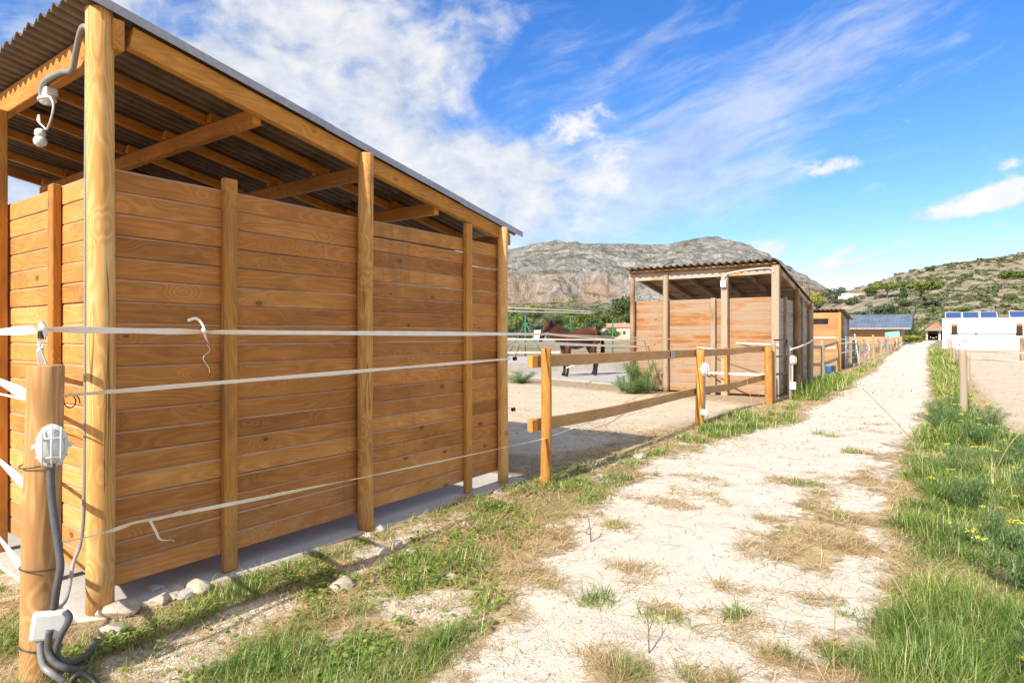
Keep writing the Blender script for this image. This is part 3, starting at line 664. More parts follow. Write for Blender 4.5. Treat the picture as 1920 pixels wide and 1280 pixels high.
# caged bulkhead lamp : +X of local frame faces outwards
def caged_lamp(name, label, loc, rz, s=1., group=None):
    L = thing(name, label, 'lamp', loc, rz, group); rot = Matrix.Rotation(R_(90), 3, 'Y')
    def ell(r, x, n=28): return [(x, r * .62 * math.cos(a) * (1), r * math.sin(a)) for a in np.linspace(0, 2 * math.pi, n + 1)[:-1]]
    def oval(prof, m, nm):
        b = MB(); vs = []; fs = []; n = 28
        for r, x in prof: vs += [(px, py * s, pz * s) for px, py, pz in ell(r, x * s, n)]
        for i in range(len(prof) - 1):
            for k in range(n): fs.append((i * n + k, i * n + (k + 1) % n, (i + 1) * n + (k + 1) % n, (i + 1) * n + k))
        fs += [tuple(range(n))[::-1], tuple((len(prof) - 1) * n + k for k in range(n))]; b.add(vs, fs, None, 0, True); return b.build(nm, m, L)
    oval([(.10, 0), (.104, .01), (.104, .035), (.094, .04)], M_white, 'lamp_base')
    oval([(.085, .038), (.083, .06), (.074, .075), (.052, .085), (.02, .09)], M_glass, 'lamp_glass')
    b = MB()
    for a0 in (0, .66, -.66): 
        pts = [(.04 + .062 * math.cos(a) ** .7, .055 * a0, .098 * math.sin(a) * (1 - .12 * abs(a0))) if math.cos(a) > 0 else (.04, .055 * a0, .098 * math.sin(a)) for a in np.linspace(-1.5, 1.5, 15)]
        b.tube([(p[0] * s, p[1] * s, p[2] * s) for p in pts], .0045 * s, 6)
    for z0 in (.045, -.045):
        pts = [(.04 + .058 * max(0, math.cos(a)) ** .7, .060 * math.sin(a), z0) for a in np.linspace(-1.5, 1.5, 11)]
        b.tube([(p[0] * s, p[1] * s, p[2] * s) for p in pts], .0045 * s, 6)
    b.build('cage', M_white, L)
    b = MB(); b.box((.02 * s, 0, -.0 * s), (.03 * s, .16 * s, .022 * s)); b.build('mounting_lug', M_white, L, .004); return L
caged_lamp('caged_lamp', 'white caged oval lamp fixed to the thick post nearest the viewer', (-3.128, 1.018, 1.03), R_(-20), .88)
jb = MB().box((0, 0, 0), (.045, .128, .118), Matrix.Rotation(R_(-7), 3, 'X')); jb = jb.build('junction_box', M_white, None, .014, origin=(0, 0, 0)); jb.location = (-3.118, 1.005, .268); jb.rotation_euler = (0, 0, R_(-22))
tag(jb, 'white square junction box low on the thick post nearest the viewer', 'junction box')
def pp(px, py, d): return tuple(pd(px, d, EYE - (py - HY) * d / FPX))
tag(wire('cable', [pp(96, 868, 2.60), pp(95, 900, 2.60), pp(100, 960, 2.60), pp(110, 1030, 2.585), pp(113, 1065, 2.58), pp(106, 1105, 2.585), pp(102, 1140, 2.60)], .0145, M_cable, n=8, seg=10), 'thick dark cable joining the caged lamp to the junction box on the nearest post', 'cable')
tag(wire('cable', [pp(78, 1182, 2.60), pp(76, 1215, 2.60), pp(82, 1247, 2.59), pp(98, 1262, 2.58), pp(120, 1275, 2.60)], .0135, M_cable2, n=8, seg=10), 'light grey ribbed cable bending to the ground from the left of the low junction box', 'cable')
tag(wire('cable', [pp(93, 1180, 2.60), pp(90, 1218, 2.60), pp(101, 1240, 2.59), pp(125, 1252, 2.60), pp(146, 1255, 2.66), pp(160, 1252, 2.74)], .0135, M_cable, n=8, seg=10), 'dark cable bending to the ground from the middle of the low junction box', 'cable')
tag(wire('cable', [pp(122, 1145, 2.61), pp(130, 1160, 2.61), pp(114, 1191, 2.61), pp(106, 1221, 2.62), pp(122, 1240, 2.66), pp(150, 1236, 2.76), pp(172, 1215, 2.86), pp(178, 1200, 2.95)], .0135, M_cable, n=8, seg=10), 'dark cable looping from the right side of the low junction box to the ground', 'cable')
tag(wire('cable', [pp(128, 1290, 2.58), pp(140, 1268, 2.60), pp(158, 1264, 2.62), pp(176, 1276, 2.62), pp(190, 1296, 2.60)], .0135, M_black, n=8, seg=10), 'short black cable arching out of the ground at the foot of the nearest post', 'cable')

# --- white electric tapes
def tape(label, pts, w=.038, tw=None, sag=.0, n=24, group='white electric fence tapes'):
    pts = [Vector(p) for p in pts]; P = []; 
    for i in range(len(pts) - 1):
        for k in range(n): 
            t = k / n; q = pts[i].lerp(pts[i + 1], t); q.z -= sag * 4 * t * (1 - t); P.append(q)
    P.append(pts[-1]); N = len(P); rd = random.Random(len(label)); tw = tw or [(0, .15), (.5, -.2), (1, .2)]
    T = [float(np.interp(i / (N - 1), [a for a, _ in tw], [b for _, b in tw])) for i in range(N)]
    Wd = [w * (.86 + .14 * math.sin(i * .31 + rd.random() * .4)) for i in range(N)]
    b = MB(); b.ribbon(P, Wd, T); return tag(b.build('fence_tape', M_tape), label, 'fence tape', group)
K = Vector((-3.19, 1.0, 1.525))
tape('top white tape running across the near shelter from its knot above the nearest post', [K, (-3.17, 1.75, 1.515), (-3.28, 5.22, 1.508)], .034, [(0, 1.2), (.1, .3), (.3, .1), (.48, 1.2), (.54, .2), (.9, .0), (1, .9)], n=30)
tape('thin twisted white tape carrying on from the first orange post along the rail fence', [(-3.28, 5.22, 1.508), (-3.45, 10.2, 1.42)], .020, [(0, .9), (.3, 1.2), (.6, .6), (1, 1)], n=30)
tape('middle white tape rising slightly to the far corner post of the near shelter', [(-3.155, 1.03, 1.235), (-3.59, 5.05, 1.262)], .027, [(0, 1.2), (.1, .5), (.3, .2), (.6, .5), (1, .3)], n=60)
tape('lowest white tape sagging across the near shelter and tied with loose ends', [(-3.16, 1.02, .60), (-3.17, 1.36, .605), (-3.26, 5.2, .475)], .030, [(0, 1.5), (.25, 1.45), (.38, .5), (.5, .9), (.56, .2), (.68, 1.4), (.75, .9), (1, 1.45)], n=50, sag=.012)
for lab, z0, z1, w in (('topmost white tape leaving the nearest post to the left edge', 1.52, 1.525, .042), ('wide white tape at mid height left of the nearest post', 1.27, 1.22, .046), ('thin white cord just under the wide tape left of the nearest post', 1.20, 1.21, .012),
                       ('white tape left of the caged lamp', .86, .80, .040), ('lowest white tape left of the nearest post', .46, .40, .036)):
    tape(lab, [(-4.9, 1.16, z0 - .01 + (z0 - z1)), (-3.26, 1.0, z1)], w, [(0, .4), (.5, .1), (.8, -.4), (1, .5)], n=30)
b = MB(); b.ribbon(smooth_path([(-3.20, 1.0, 1.37), (-3.205, .995, 1.44), (-3.20, 1.0, 1.53), (-3.185, 1.0, 1.56), (-3.165, 1.0, 1.545), (-3.175, 1.01, 1.5), (-3.19, 1.0, 1.44), (-3.165, 1.01, 1.375)], 6), [.022] * 43, [1.0] * 43)
b.tube([(K.x + .012 * math.cos(a * 3), K.y + .012 * math.sin(a * 3), 1.485 + .0045 * a) for a in np.linspace(0, 6.28, 40)], .0045, 6, mi=1)
tag(b.build('tape_knot', [M_tape, M_black]), 'looped knot of white tape and black string on top of the nearest post', 'knot')
b = MB(); b.ribbon(smooth_path([(-3.18, 1.62, 1.575), (-3.17, 1.66, 1.585), (-3.165, 1.69, 1.55), (-3.165, 1.695, 1.52), (-3.17, 1.71, 1.48), (-3.17, 1.725, 1.455)], 5), [.014] * 26, list(np.linspace(.3, 2, 26)))
b.tube(smooth_path([(-3.17, 1.715, 1.45), (-3.17, 1.73, 1.42), (-3.18, 1.70, 1.38), (-3.18, 1.73, 1.33), (-3.19, 1.74, 1.30)], 5), .0012, 5); b.lathe([(.004, -.012), (.014, -.006), (.014, .006), (.004, .012)], (-3.165, 1.695, 1.522), 10, rot=Matrix.Rotation(R_(90), 3, 'X'))
tag(b.build('tape_knot', M_tape), 'small white knot with frayed ends on the top tape before the near shelter', 'knot')
b = MB(); b.ribbon(smooth_path([(-3.165, 1.43, .60), (-3.15, 1.45, .545), (-3.145, 1.47, .50), (-3.14, 1.52, .485), (-3.135, 1.53, .478)], 5), [.013] * 21, list(np.linspace(.2, 1.6, 21))); b.ribbon(smooth_path([(-3.165, 1.43, .60), (-3.15, 1.49, .60), (-3.15, 1.56, .615), (-3.155, 1.59, .60)], 5), [.011] * 16, list(np.linspace(.6, 1.2, 16)))
tag(b.build('tape_tail', M_tape), 'two loose white tape ends hanging from the lowest tape beside the corner post', 'tape end')
b = MB(); b.tube([pp(131 + 11 * math.cos(a), 752 + 12 * math.sin(a), 2.75) for a in np.linspace(-2.4, 3.4, 24)], .0026, 6); b.tube(smooth_path([pp(120, 742, 2.74), pp(136, 738, 2.76), pp(147, 745, 2.77), pp(150, 756, 2.77)], 5), .0026, 6)
tag(b.build('wire_loop', M_dmetal), 'small curled rusty wire loop at the right of the nearest post', 'wire')
b = MB(); b.lathe([(.008, -.02), (.022, -.014), (.012, 0), (.022, .014), (.008, .02)], (-3.575, 5.11, 1.262), 12, rot=Matrix.Rotation(R_(80), 3, 'Y')); b.tube([(-3.57, 5.11, 1.28), (-3.55, 5.16, 1.40)], .003, 6)
tag(b.build('insulator', M_black), 'black insulator at the end of the middle tape on the far corner post', 'insulator', 'insulators')
b = MB(); b.lathe([(.008, -.02), (.022, -.014), (.012, 0), (.022, .014), (.008, .02)], (-3.58, 5.09, .75), 12, rot=Matrix.Rotation(R_(80), 3, 'Y'))
tag(b.build('insulator', M_black), 'lower black insulator near the foot of the far corner post', 'insulator', 'insulators')

# --- rail fence
RF = thing('rail_fence', 'two rail timber fence with orange round posts between the two shelters', 'fence', (-3.3, 9.5, 0))
def loc(p): return (p[0] + 3.3, p[1] - 9.5, p[2])
M_orange = wood('Z', ((.78, .42, .12), (.62, .29, .06), (.32, .13, .03)), .4)
post_round(RF, *loc((-3.29, 5.25, -.05))[:2], -.05, 1.36, .054, M_orange, seed=21); post_round(RF, *loc((-3.38, 10.24, 0))[:2], -.05, 1.245, .072, M_orange, seed=22); post_round(RF, *loc((-3.18, 14.2, 0))[:2], -.05, 1.235, .085, M_orange, seed=23)
def rail(z, pts, nm='rail'):
    b = MB(); P = smooth_path([loc(p) for p in pts], 8); vs = []; fs = []; h = .062; w = .02
    for i, p in enumerate(P):
        t = (P[min(i + 1, len(P) - 1)] - P[max(0, i - 1)]).normalized(); sd = t.cross(Vector((0, 0, 1))).normalized(); u = Vector((0, 0, 1))
        vs += [p - sd * w - u * h, p + sd * w - u * h, p + sd * w + u * h, p - sd * w + u * h]
    for i in range(len(P) - 1):
        for k in range(4): fs.append((i * 4 + k, i * 4 + (k + 1) % 4, i * 4 + 4 + (k + 1) % 4, i * 4 + 4 + k))
    e = (len(P) - 1) * 4; fs += [(3, 2, 1, 0), (e, e + 1, e + 2, e + 3)]; b.add(vs, fs); return b.build(nm, M_rail, RF, .005)
rail(0, [(-3.40, 5.10, 1.235), (-3.40, 6.5, 1.225), (-3.43, 8.0, 1.215), (-3.48, 10.2, 1.195), (-3.44, 12.1, 1.18), (-3.36, 13.0, 1.20), (-3.32, 14.4, 1.195)])
rail(0, [(-3.40, 5.10, .60), (-3.40, 6.5, .56), (-3.43, 8.0, .55), (-3.48, 10.2, .545), (-3.44, 12.1, .50), (-3.36, 13.0, .545), (-3.32, 14.4, .56)])
for z in (1.235, .60):
    b = MB(); b.box(loc((-3.355, 5.115, z)), (.045, .10, .12)); b.build('rail_end', M_orange, RF, .004)
b = MB(); b.beam(loc((-3.48, 12.1, .40)), loc((-3.48, 12.1, 1.27)), .075, .05, up=(0, 1, 0)); b.build('batten', M_orange, RF, .004)
b = MB(); b.box(loc((-3.415, 9.1, 1.205)), (.006, .16, .11)); b.build('metal_plate', M_flash, RF)
caged_lamp('caged_lamp', 'white caged oval lamp on the middle post of the rail fence', (-3.305, 10.22, .93), R_(-50), 1.05)
o = tag(MB().box((0, 0, 0), (.05, .11, .10)).build('junction_box', M_white, None, .01), 'white junction box low on the middle post of the rail fence', 'junction box'); o.location = (-3.30, 10.20, .22); o.rotation_euler = (0, 0, R_(-50))
tag(wire('cable', [(-3.29, 10.2, .84), (-3.285, 10.2, .5), (-3.29, 10.2, .27)], .012, M_cable), 'black cable between lamp and junction box on the middle rail fence post', 'cable')
tag(wire('cable', [(-3.30, 10.18, .17), (-3.30, 10.16, .06), (-3.28, 10.10, -.03)], .014, M_cable), 'black cable entering the grass at the foot of the middle rail fence post', 'cable')
tag(wire('cord', [(-3.28, 5.3, .475), (-3.4, 6.8, .50), (-3.5, 7.7, .42), (-3.52, 9.0, .50), (-3.52, 10.1, .52)], .005, M_tape), 'slack white cord below the lower rail of the rail fence', 'cord')
def rebase(root, base):
    base = Vector(base); root.location = base
    for ch in bpy.data.objects:
        if ch.parent == root: ch.location = ch.location - base
rebase(SH, (-3.72, 1.4, 0))

# --- second shelter
S2 = thing('horse_shelter', 'weathered open-fronted timber shelter with a wavy roof in the middle distance, beyond the rail fence', 'horse shelter')
zf2 = lambda y: 3.20 - (y - 15.3) * .165
XR, XL, YN, YF = -3.36, -6.95, 15.62, 19.7
plank_wall(S2, 'X', YN, XL, XR, .06, 2.41, .112, .03, M_oldX, splits=(-6.03, -4.58), seed=13, out=-1)
plank_wall(S2, 'Y', XR + .02, YN + .03, YF, .06, 2.41, .112, .03, M_oldY, splits=(17.75,), seed=14)
plank_wall(S2, 'Y', XL - .02, YN + 2.2, YF, .06, 2.3, .112, .03, M_oldY, seed=15, out=-1)
post_square(S2, -3.31, 15.50, 0, 3.16, .17, .15, M_greyZ, bevel=.012); post_square(S2, -4.50, 15.52, 0, 3.02, .16, .15, M_greyZ, bevel=.012)
post_round(S2, -6.03, 15.52, 0, 3.06, .075, M_oldZ, seed=31); post_round(S2, -6.97, 15.52, 0, 3.02, .070, M_oldZ, seed=32)
for y, z in ((17.75, 2.72), (19.75, 2.42)): post_round(S2, -3.27, y, 0, z, .085, M_oldZ, seed=int(y))
for y in (16.55, 18.75): post_square(S2, -3.31, y, 0, 2.45 if y < 17 else 2.5, .07, .12, M_oldZ, 'batten')
post_square(S2, -4.80, 15.55, 0, 2.43, .12, .06, M_oldZ, 'batten'); post_round(S2, -6.97, 19.7, 0, 2.4, .07, M_oldZ, seed=34)
b = MB(); b.beam((-7.08, 15.58, zf2(15.6) - .10), (-3.25, 15.58, zf2(15.6) - .10), .06, .19); b.build('front_beam', M_oldbX, S2, .004)
b = MB(); b.beam((-7.05, 19.66, zf2(19.66) - .15), (-3.2, 19.66, zf2(19.66) - .15), .06, .14); b.build('back_beam', M_oldbX, S2, .004)
for x in (-6.97, -6.3, -5.6, -4.85, -4.1, -3.30):
    b = MB(); b.beam((x, 15.62, zf2(15.62) - .055), (x, 20.0, zf2(20) - .055), .06, .11); b.build('rafter', M_oldbY, S2, .004)
b = MB(); y = 15.35
while y < 19.7:
    b.box((-5.16, y + .13, zf2(y + .13) + .008), (3.75, .225, .018), Matrix.Rotation(-.164, 3, 'X'), rnd=random.random()); y += .24
b.build('roof_boards', M_oldbX, S2)
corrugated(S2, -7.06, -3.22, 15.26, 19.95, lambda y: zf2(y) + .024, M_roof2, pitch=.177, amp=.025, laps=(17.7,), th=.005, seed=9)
rebase(S2, (-3.36, 15.62, 0))
tag(wire('conduit', [(-3.34, 15.39, 2.98), (-3.42, 15.38, 3.08), (-3.9, 15.38, 3.07), (-4.30, 15.38, 3.03), (-4.46, 15.38, 2.98), (-4.50, 15.38, 2.86)], .013, M_tape), 'white conduit running under the roof edge of the weathered shelter', 'conduit')
tag(MB().box((-4.50, 15.40, 2.76), (.13, .10, .17)).build('junction_box', M_white, None, .015), 'white junction box high on the pale square post of the weathered shelter', 'junction box')

# --- gate, posts and ropes at the weathered shelter
GT = thing('metal_gate', 'narrow dark tube gate standing between the rail fence and the weathered shelter', 'gate', (-3.13, 14.5, 0))
for q, (x, y) in enumerate(((0, 0), (.10, .80))):
    b = MB(); b.tube([(x, y, .12), (x, y, 1.39)], .02, 8); b.build('stile', M_dmetal, GT)
for z in (1.39, 1.02, .62, .14):
    b = MB(); b.tube([(0, 0, z), (.10, .80, z)], .017, 8); b.build('rung', M_dmetal, GT)
tag(post_round(None, -3.125, 14.42, 0, 1.37, .05, M_greyZ, 'fence_post', 41), 'pale worn post just behind the last orange post of the rail fence', 'fence post', 'worn fence posts')
tag(post_round(None, -3.0, 15.5, 0, 1.24, .055, M_greyZ, 'fence_post', 42, lean=(-.04, 0)), 'pale worn post carrying a caged lamp beside the dark tube gate', 'fence post', 'worn fence posts')
caged_lamp('caged_lamp', 'white caged oval lamp on the worn post beside the dark tube gate', (-2.95, 15.46, .92), R_(-40), 1.05)
tag(wire('cable', [(-2.94, 15.46, .80), (-2.94, 15.46, .5), (-2.94, 15.46, .36)], .016, M_white), 'white cable under the caged lamp beside the dark tube gate', 'cable')
o = tag(MB().box((0, 0, 0), (.06, .14, .18)).build('junction_box', M_white, None, .012), 'white junction box low on the worn post beside the dark tube gate', 'junction box'); o.location = (-2.93, 15.46, .32); o.rotation_euler = (0, 0, R_(-40))
tag(wire('rope', [(-2.98, 15.5, 1.17), (-3.1, 17.2, 1.20), (-3.17, 19.0, 1.30), (-3.18, 19.78, 1.40)], .022, M_tape), 'thick white rope sagging along the shaded side of the weathered shelter', 'rope')
def fpost(px, py, ztop, r, m, label, seed, group='worn fence posts', lean=(0, 0)):
    p = at(px, py); o = post_round(None, 0, 0, -.05, ztop, r, m, 'fence_post', seed, lean); o.location = (p.x, p.y, float(gh(p.x, p.y))); return tag(o, label, 'fence post', group)
p5 = at(1228, 727)
fpost(1228, 727, 1.20, .075, M_greyZ, 'thick worn post in the weeds before the left end of the weathered shelter', 51)
TG = 'white electric fence tapes'
tape('wide white tape crossing behind the first orange post of the rail fence', [tuple(pd(900, 7.6, 1.40)), tuple(pd(1022, 9.0, 1.38)), (p5.x, p5.y, 1.17)], .05, [(0, .1), (1, .2)], sag=.01, group=TG)
tape('thin white tape crossing the horse at belly height', [tuple(pd(900, 16, 1.40)), tuple(pd(1228, 17.2, 1.36)), (-3.2, 15.3, 1.28)], .035, [(0, .2), (1, .2)], sag=.0, group=TG)
tape('white tape falling from left to right across the neck of the horse', [tuple(pd(1022, 10., 1.525)), tuple(pd(1120, 13.5, 1.43)), (p5.x, p5.y, 1.33), (-4.6, 15.2, 1.15), (-3.2, 14.6, 1.2)], .035, [(0, .2), (.5, .5), (1, .2)], sag=.01, group=TG)
tape('white tape at knee height before the boards of the weathered shelter', [(p5.x, p5.y, .56), (-3.2, 14.4, .62)], .06, [(0, .1), (1, .0)], sag=.03, group=TG)
tape('short white tape low behind the first orange post of the rail fence', [tuple(pd(900, 9, 1.24)), tuple(pd(1050, 9, 1.25))], .03, [(0, .1), (1, .2)], group=TG)
tag(wire('hose', [tuple(pd(1062, 18.8, .50)), tuple(pd(1095, 18.6, .68)), tuple(pd(1140, 18.2, .74)), tuple(pd(1225, 17.6, .72))], .02, M_tape), 'pale hose lying in a curve behind the legs of the horse', 'hose')
# raised concrete terrace and slab behind
a0, a1 = pd(820, 22.6), pd(1180, 25.2); dr = (a1 - a0).normalized(); nr = Vector((-dr.y, dr.x, 0))
b = MB(); q = [a0, a1, a1 + nr * 6, a0 + nr * 6]; b.add([(p.x, p.y, -.1) for p in q] + [(p.x, p.y, .46) for p in q], [(0, 3, 2, 1), (4, 5, 6, 7), (0, 1, 5, 4), (1, 2, 6, 5), (2, 3, 7, 6), (3, 0, 4, 7)])
tag(b.build('terrace', M_conc, None, .02), kind='structure')
b = MB(); q = [at(*p) for p in ((930, 706), (1060, 713), (1190, 726), (1235, 712), (1180, 699), (1100, 694), (940, 700))]; n = len(q)
b.add([(p.x, p.y, .05) for p in q] + [(p.x, p.y, -.1) for p in q], [tuple(range(n))] + [(i, i + n, (i + 1) % n + n, (i + 1) % n) for i in range(n)]); tag(b.build('horse_slab', M_conc), kind='structure')
M_green = speckle((.02, .16, .10), .3, 30, .5)
def gpost(px, d, zt, brace, label):
    p = pd(px, d, 0); T = thing('green_post', label, 'fence post', tuple(p), 0, 'green metal fence posts')
    MB().tube([(0, 0, -.1), (0, 0, zt)], .04, 8).build('tube', M_green, T)
    if brace:
        for s in (-1, 1): MB().tube([(0, 0, zt - .35), (s * 1.1 * C_, s * 1.1 * S_, 0)], .028, 8).build('brace', M_green, T)
gpost(985, 30, 2.48, True, 'green metal post with two slanting braces behind the near shelter'); gpost(1070, 34, 2.35, False, 'plain green metal post rising behind the back of the horse'); gpost(1149, 38, 2.45, False, 'plain green metal post in front of the tile-roofed house')
b = MB(); A, Bq = pd(880, 28, .45), pd(1185, 39, .3)
for i in range(60):
    p = A.lerp(Bq, i / 59); b.tube([p, p + Vector((0, 0, 1.75))], .006, 4, cap=False)
for z in (.1, .5, .9, 1.3, 1.7): b.tube([A + Vector((0, 0, z)), Bq + Vector((0, 0, z))], .006, 4, cap=False)
tag(b.build('mesh_fence', M_green), 'thin green wire mesh fence strung between the green posts', 'fence')
tape('high thin white wire above the green fence', [tuple(pd(880, 22, 2.55)), tuple(pd(1110, 24, 2.42))], .02, group=TG); tape('second high thin wire just above the braced green post', [tuple(pd(880, 22, 2.38)), tuple(pd(1110, 24, 2.36))], .02, group=TG)
M_teal = speckle((.03, .13, .13), .3, 30, .6); M_blue = speckle((.09, .26, .55), .2, 20, .45); M_mint = speckle((.22, .62, .45), .2, 20, .6)

M_shed3 = wood('X', ((.60, .33, .15), (.48, .235, .095), (.32, .14, .05)), .8)
# --- third shelter (closed, with two slots)
S3 = thing('horse_shelter', 'closed orange timber shelter with two dark slots under its flat roof, behind the weathered one', 'horse shelter')
y3 = 30.7; x3 = -3.92
plank_wall(S3, 'X', y3, -9.2, x3, .0, 1.98, .124, .03, M_shed3, splits=(-5.25,), seed=23, out=-1)
b = MB()
for xa, xb, za, zb_ in ((-9.2, -6.9, 1.98, 2.24), (-5.95, -5.15, 1.98, 2.24), (-4.35, x3, 1.98, 2.24), (-9.2, x3, 2.24, 2.50)): b.box(((xa + xb) / 2, y3 + .015, (za + zb_) / 2), (xb - xa, .03, zb_ - za))
b.build('top_boards', M_shed3, S3)
b = MB(); b.box((-6.5, y3 + .35, 2.1), (5.2, .02, .5)); b.build('inner_wall', M_oldY, S3)
plank_wall(S3, 'Y', x3 + .02, y3 + .03, y3 + 2.9, .0, 2.232, .124, .03, M_oldY, seed=24)
for x in (-9.2, -5.25, x3 + .03): post_square(S3, x, y3 - .05, 0, 2.5, .10, .06, M_batt, 'batten')
for y in (31.6, 33.5): post_square(S3, x3 + .05, y, 0, 2.3, .06, .12, M_oldZ, 'batten')
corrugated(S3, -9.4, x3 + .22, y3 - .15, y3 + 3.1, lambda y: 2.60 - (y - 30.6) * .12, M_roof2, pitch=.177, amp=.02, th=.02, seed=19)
b = MB(); b.add([(x3, y3, 2.2), (x3, y3 + 2.9, 2.2), (x3, y3 + 2.9, 2.24), (x3, y3, 2.57), (x3 - .03, y3, 2.2), (x3 - .03, y3 + 2.9, 2.2), (x3 - .03, y3 + 2.9, 2.24), (x3 - .03, y3, 2.57)], [(0, 1, 2, 3), (7, 6, 5, 4), (3, 2, 6, 7), (0, 4, 5, 1), (1, 5, 6, 2), (0, 3, 7, 4)]); b.build('gable_board', M_oldY, S3)
rebase(S3, (x3, y3, 0))

# --- fence row on the left of the path, beyond the weathered shelter
rowp = [(1541, 708, 1.28), (1571, 697, 1.42), (1591, 689, 1.25), (1601, 686, 1.25), (1612, 681, 1.22), (1622, 677, 1.25), (1629, 674, 1.2), (1638, 671, 1.5), (1646, 668, 1.25), (1652, 665, 1.2), (1658, 664, 1.3), (1665, 661, 1.5), (1671, 660, 1.2), (1678, 658, 1.25), (1684, 656, 1.2)]
RW = []
for i, (px, py, zt) in enumerate(rowp):
    lab = ['pale worn post at the far corner of the weathered shelter, before the blue bucket', 'taller orange worn post beside the black metal pole'][i] if i < 2 else 'worn post in the crowded far row on the left of the path'
    RW.append(fpost(px, py, zt, .07 if i > 1 else .085, [M_greyZ, M_oldZ, M_fpost][(i * 2) % 3], lab, 60 + i, 'far worn posts left of the path' if i > 1 else 'worn fence posts', lean=(random.uniform(-.05, .05), 0)))
tag(MB().tube([tuple(at(1581, 692, 0)), tuple(at(1581, 692, 0) + Vector((0, 0, 1.4)))], .055, 10).build('metal_pole', M_black), 'black metal pole in the far row on the left of the path', 'pole')
for i, (za, zb_, lab) in enumerate(((1.12, 1.22, 'upper grey rail between the blue bucket posts'), (.52, .55, 'lower grey rail between the blue bucket posts'))):
    A = at(1516, 714, 0); Bq = RW[1].location; b = MB(); P = smooth_path([(A.x, A.y, za + .02), (RW[0].location.x, RW[0].location.y + .08, za - .04), (Bq.x, Bq.y, zb_)], 6)
    for q in range(len(P) - 1): b.beam(P[q], P[q + 1], .05, .11, rnd=.4)
    tag(b.build('rail', M_greyZ), lab, 'rail')
for zz, lab in ((1.15, 'upper white tape along the far row of posts left of the path'), (.75, 'middle white tape along the far row of posts left of the path'), (1.30, 'top white tape along the far row of posts left of the path')):
    tape(lab, [(RW[j].location.x, RW[j].location.y, zz + random.uniform(-.04, .04)) for j in (1, 3, 5, 7, 10, 12, 14)], .045, n=6, group=TG)
tape('white tape before the slotted shelter, upper one', [(-9, 28.6, 1.38), (RW[1].location.x, RW[1].location.y, 1.40)], .05, n=6, group=TG); tape('white tape before the slotted shelter, lower one', [(-9, 27.6, .95), (RW[1].location.x, RW[1].location.y, 1.0)], .05, n=6, group=TG)
GT2 = thing('metal_gate', 'light metal tube gate leaning in the far row beside the black pole', 'gate', tuple(at(1586, 690)), 0)
MB().tube([(0, 0, 0), (0, 0, 1.45)], .025, 8).build('stile', M_flash, GT2); MB().tube([(.45, .9, .05), (.25, .9, 1.55)], .025, 8).build('stile', M_white, GT2)
for z in (1.4, 1.1, .8, .45): MB().tube([(0, 0, z), (.35, .9, z + .03)], .02, 8).build('rung', M_flash, GT2)
def hang(px, py, z0, z1, w, m, label, cat, sw=.1):
    p = at(px, py); b = MB(); pts = [(p.x + .12 + sw * math.sin(i * .9) * .5, p.y - .12 + .02 * i, z0 + (z1 - z0) * i / 6) for i in range(7)]
    b.ribbon(smooth_path(pts, 3), [w * (.8 + .3 * math.sin(k)) for k in range(19)], [1.57 + .4 * math.sin(k * .7) for k in range(19)], .006); return tag(b.build('hanging_cloth' if cat == 'cloth' else 'hanging_rope', m), label, cat)
hang(1602, 686, 1.20, .15, .16, M_teal, 'dark teal cloth hanging low in the far row of posts', 'cloth'); hang(1612, 681, 1.10, .25, .10, M_blue, 'blue rope hanging on the far row of posts, nearest one', 'rope', .2)
hang(1622, 677, 1.0, .1, .08, M_white, 'white strap hanging between the blue ropes of the far row', 'rope', .25); hang(1657, 664, 1.3, .4, .22, M_blue, 'blue cloth hanging on the far row of posts, farthest one', 'cloth'); hang(1643, 669, 1.2, .3, .14, M_oldZ, 'brown strap hanging on the far row of posts', 'rope', .2)
p = at(1676, 660); o = tag(MB().box((0, 0, 0), (1.2, .10, .5)).build('mint_board', M_mint, None, .04), 'mint green board standing in the far row before the blue-roofed barn', 'board'); o.location = (p.x - .3, p.y + 3, 1.55); o.rotation_euler = (0, R_(-6), R_(20))
p = at(1557, 701); B_ = thing('bucket', 'blue plastic bucket on the ground behind the worn posts', 'bucket', (p.x, p.y, 0)); MB().lathe([(.17, 0), (.20, .30), (.215, .31), (.215, .33), (.19, .33), (.16, .03)], (0, 0, 0), 18).build('tub', M_blue, B_)
b = MB(); b.tube([(.20 * math.cos(a), .06, .31 - .12 * math.sin(a)) for a in np.linspace(0, 3.14, 12)], .006, 6); b.build('handle', M_dmetal, B_)
# folding chair
p = at(1701, 656); CH = thing('folding_chair', 'white folding chair with a dark seat at the left edge of the far path', 'chair', (p.x - .8, p.y, .25), R_(20))
for s in (-.24, .24):
    MB().tube([(-.35, s, 1.0), (.30, s, 0)], .03, 6).build('leg', M_white, CH); MB().tube([(.42, s, .52), (-.25, s, 0)], .03, 6).build('leg', M_white, CH)
MB().box((.08, 0, .48), (.52, .5, .06)).build('seat', M_black, CH, .01); MB().box((-.30, 0, .86), (.05, .48, .30), Matrix.Rotation(-.55, 3, 'Y')).build('backrest', M_white, CH, .01)

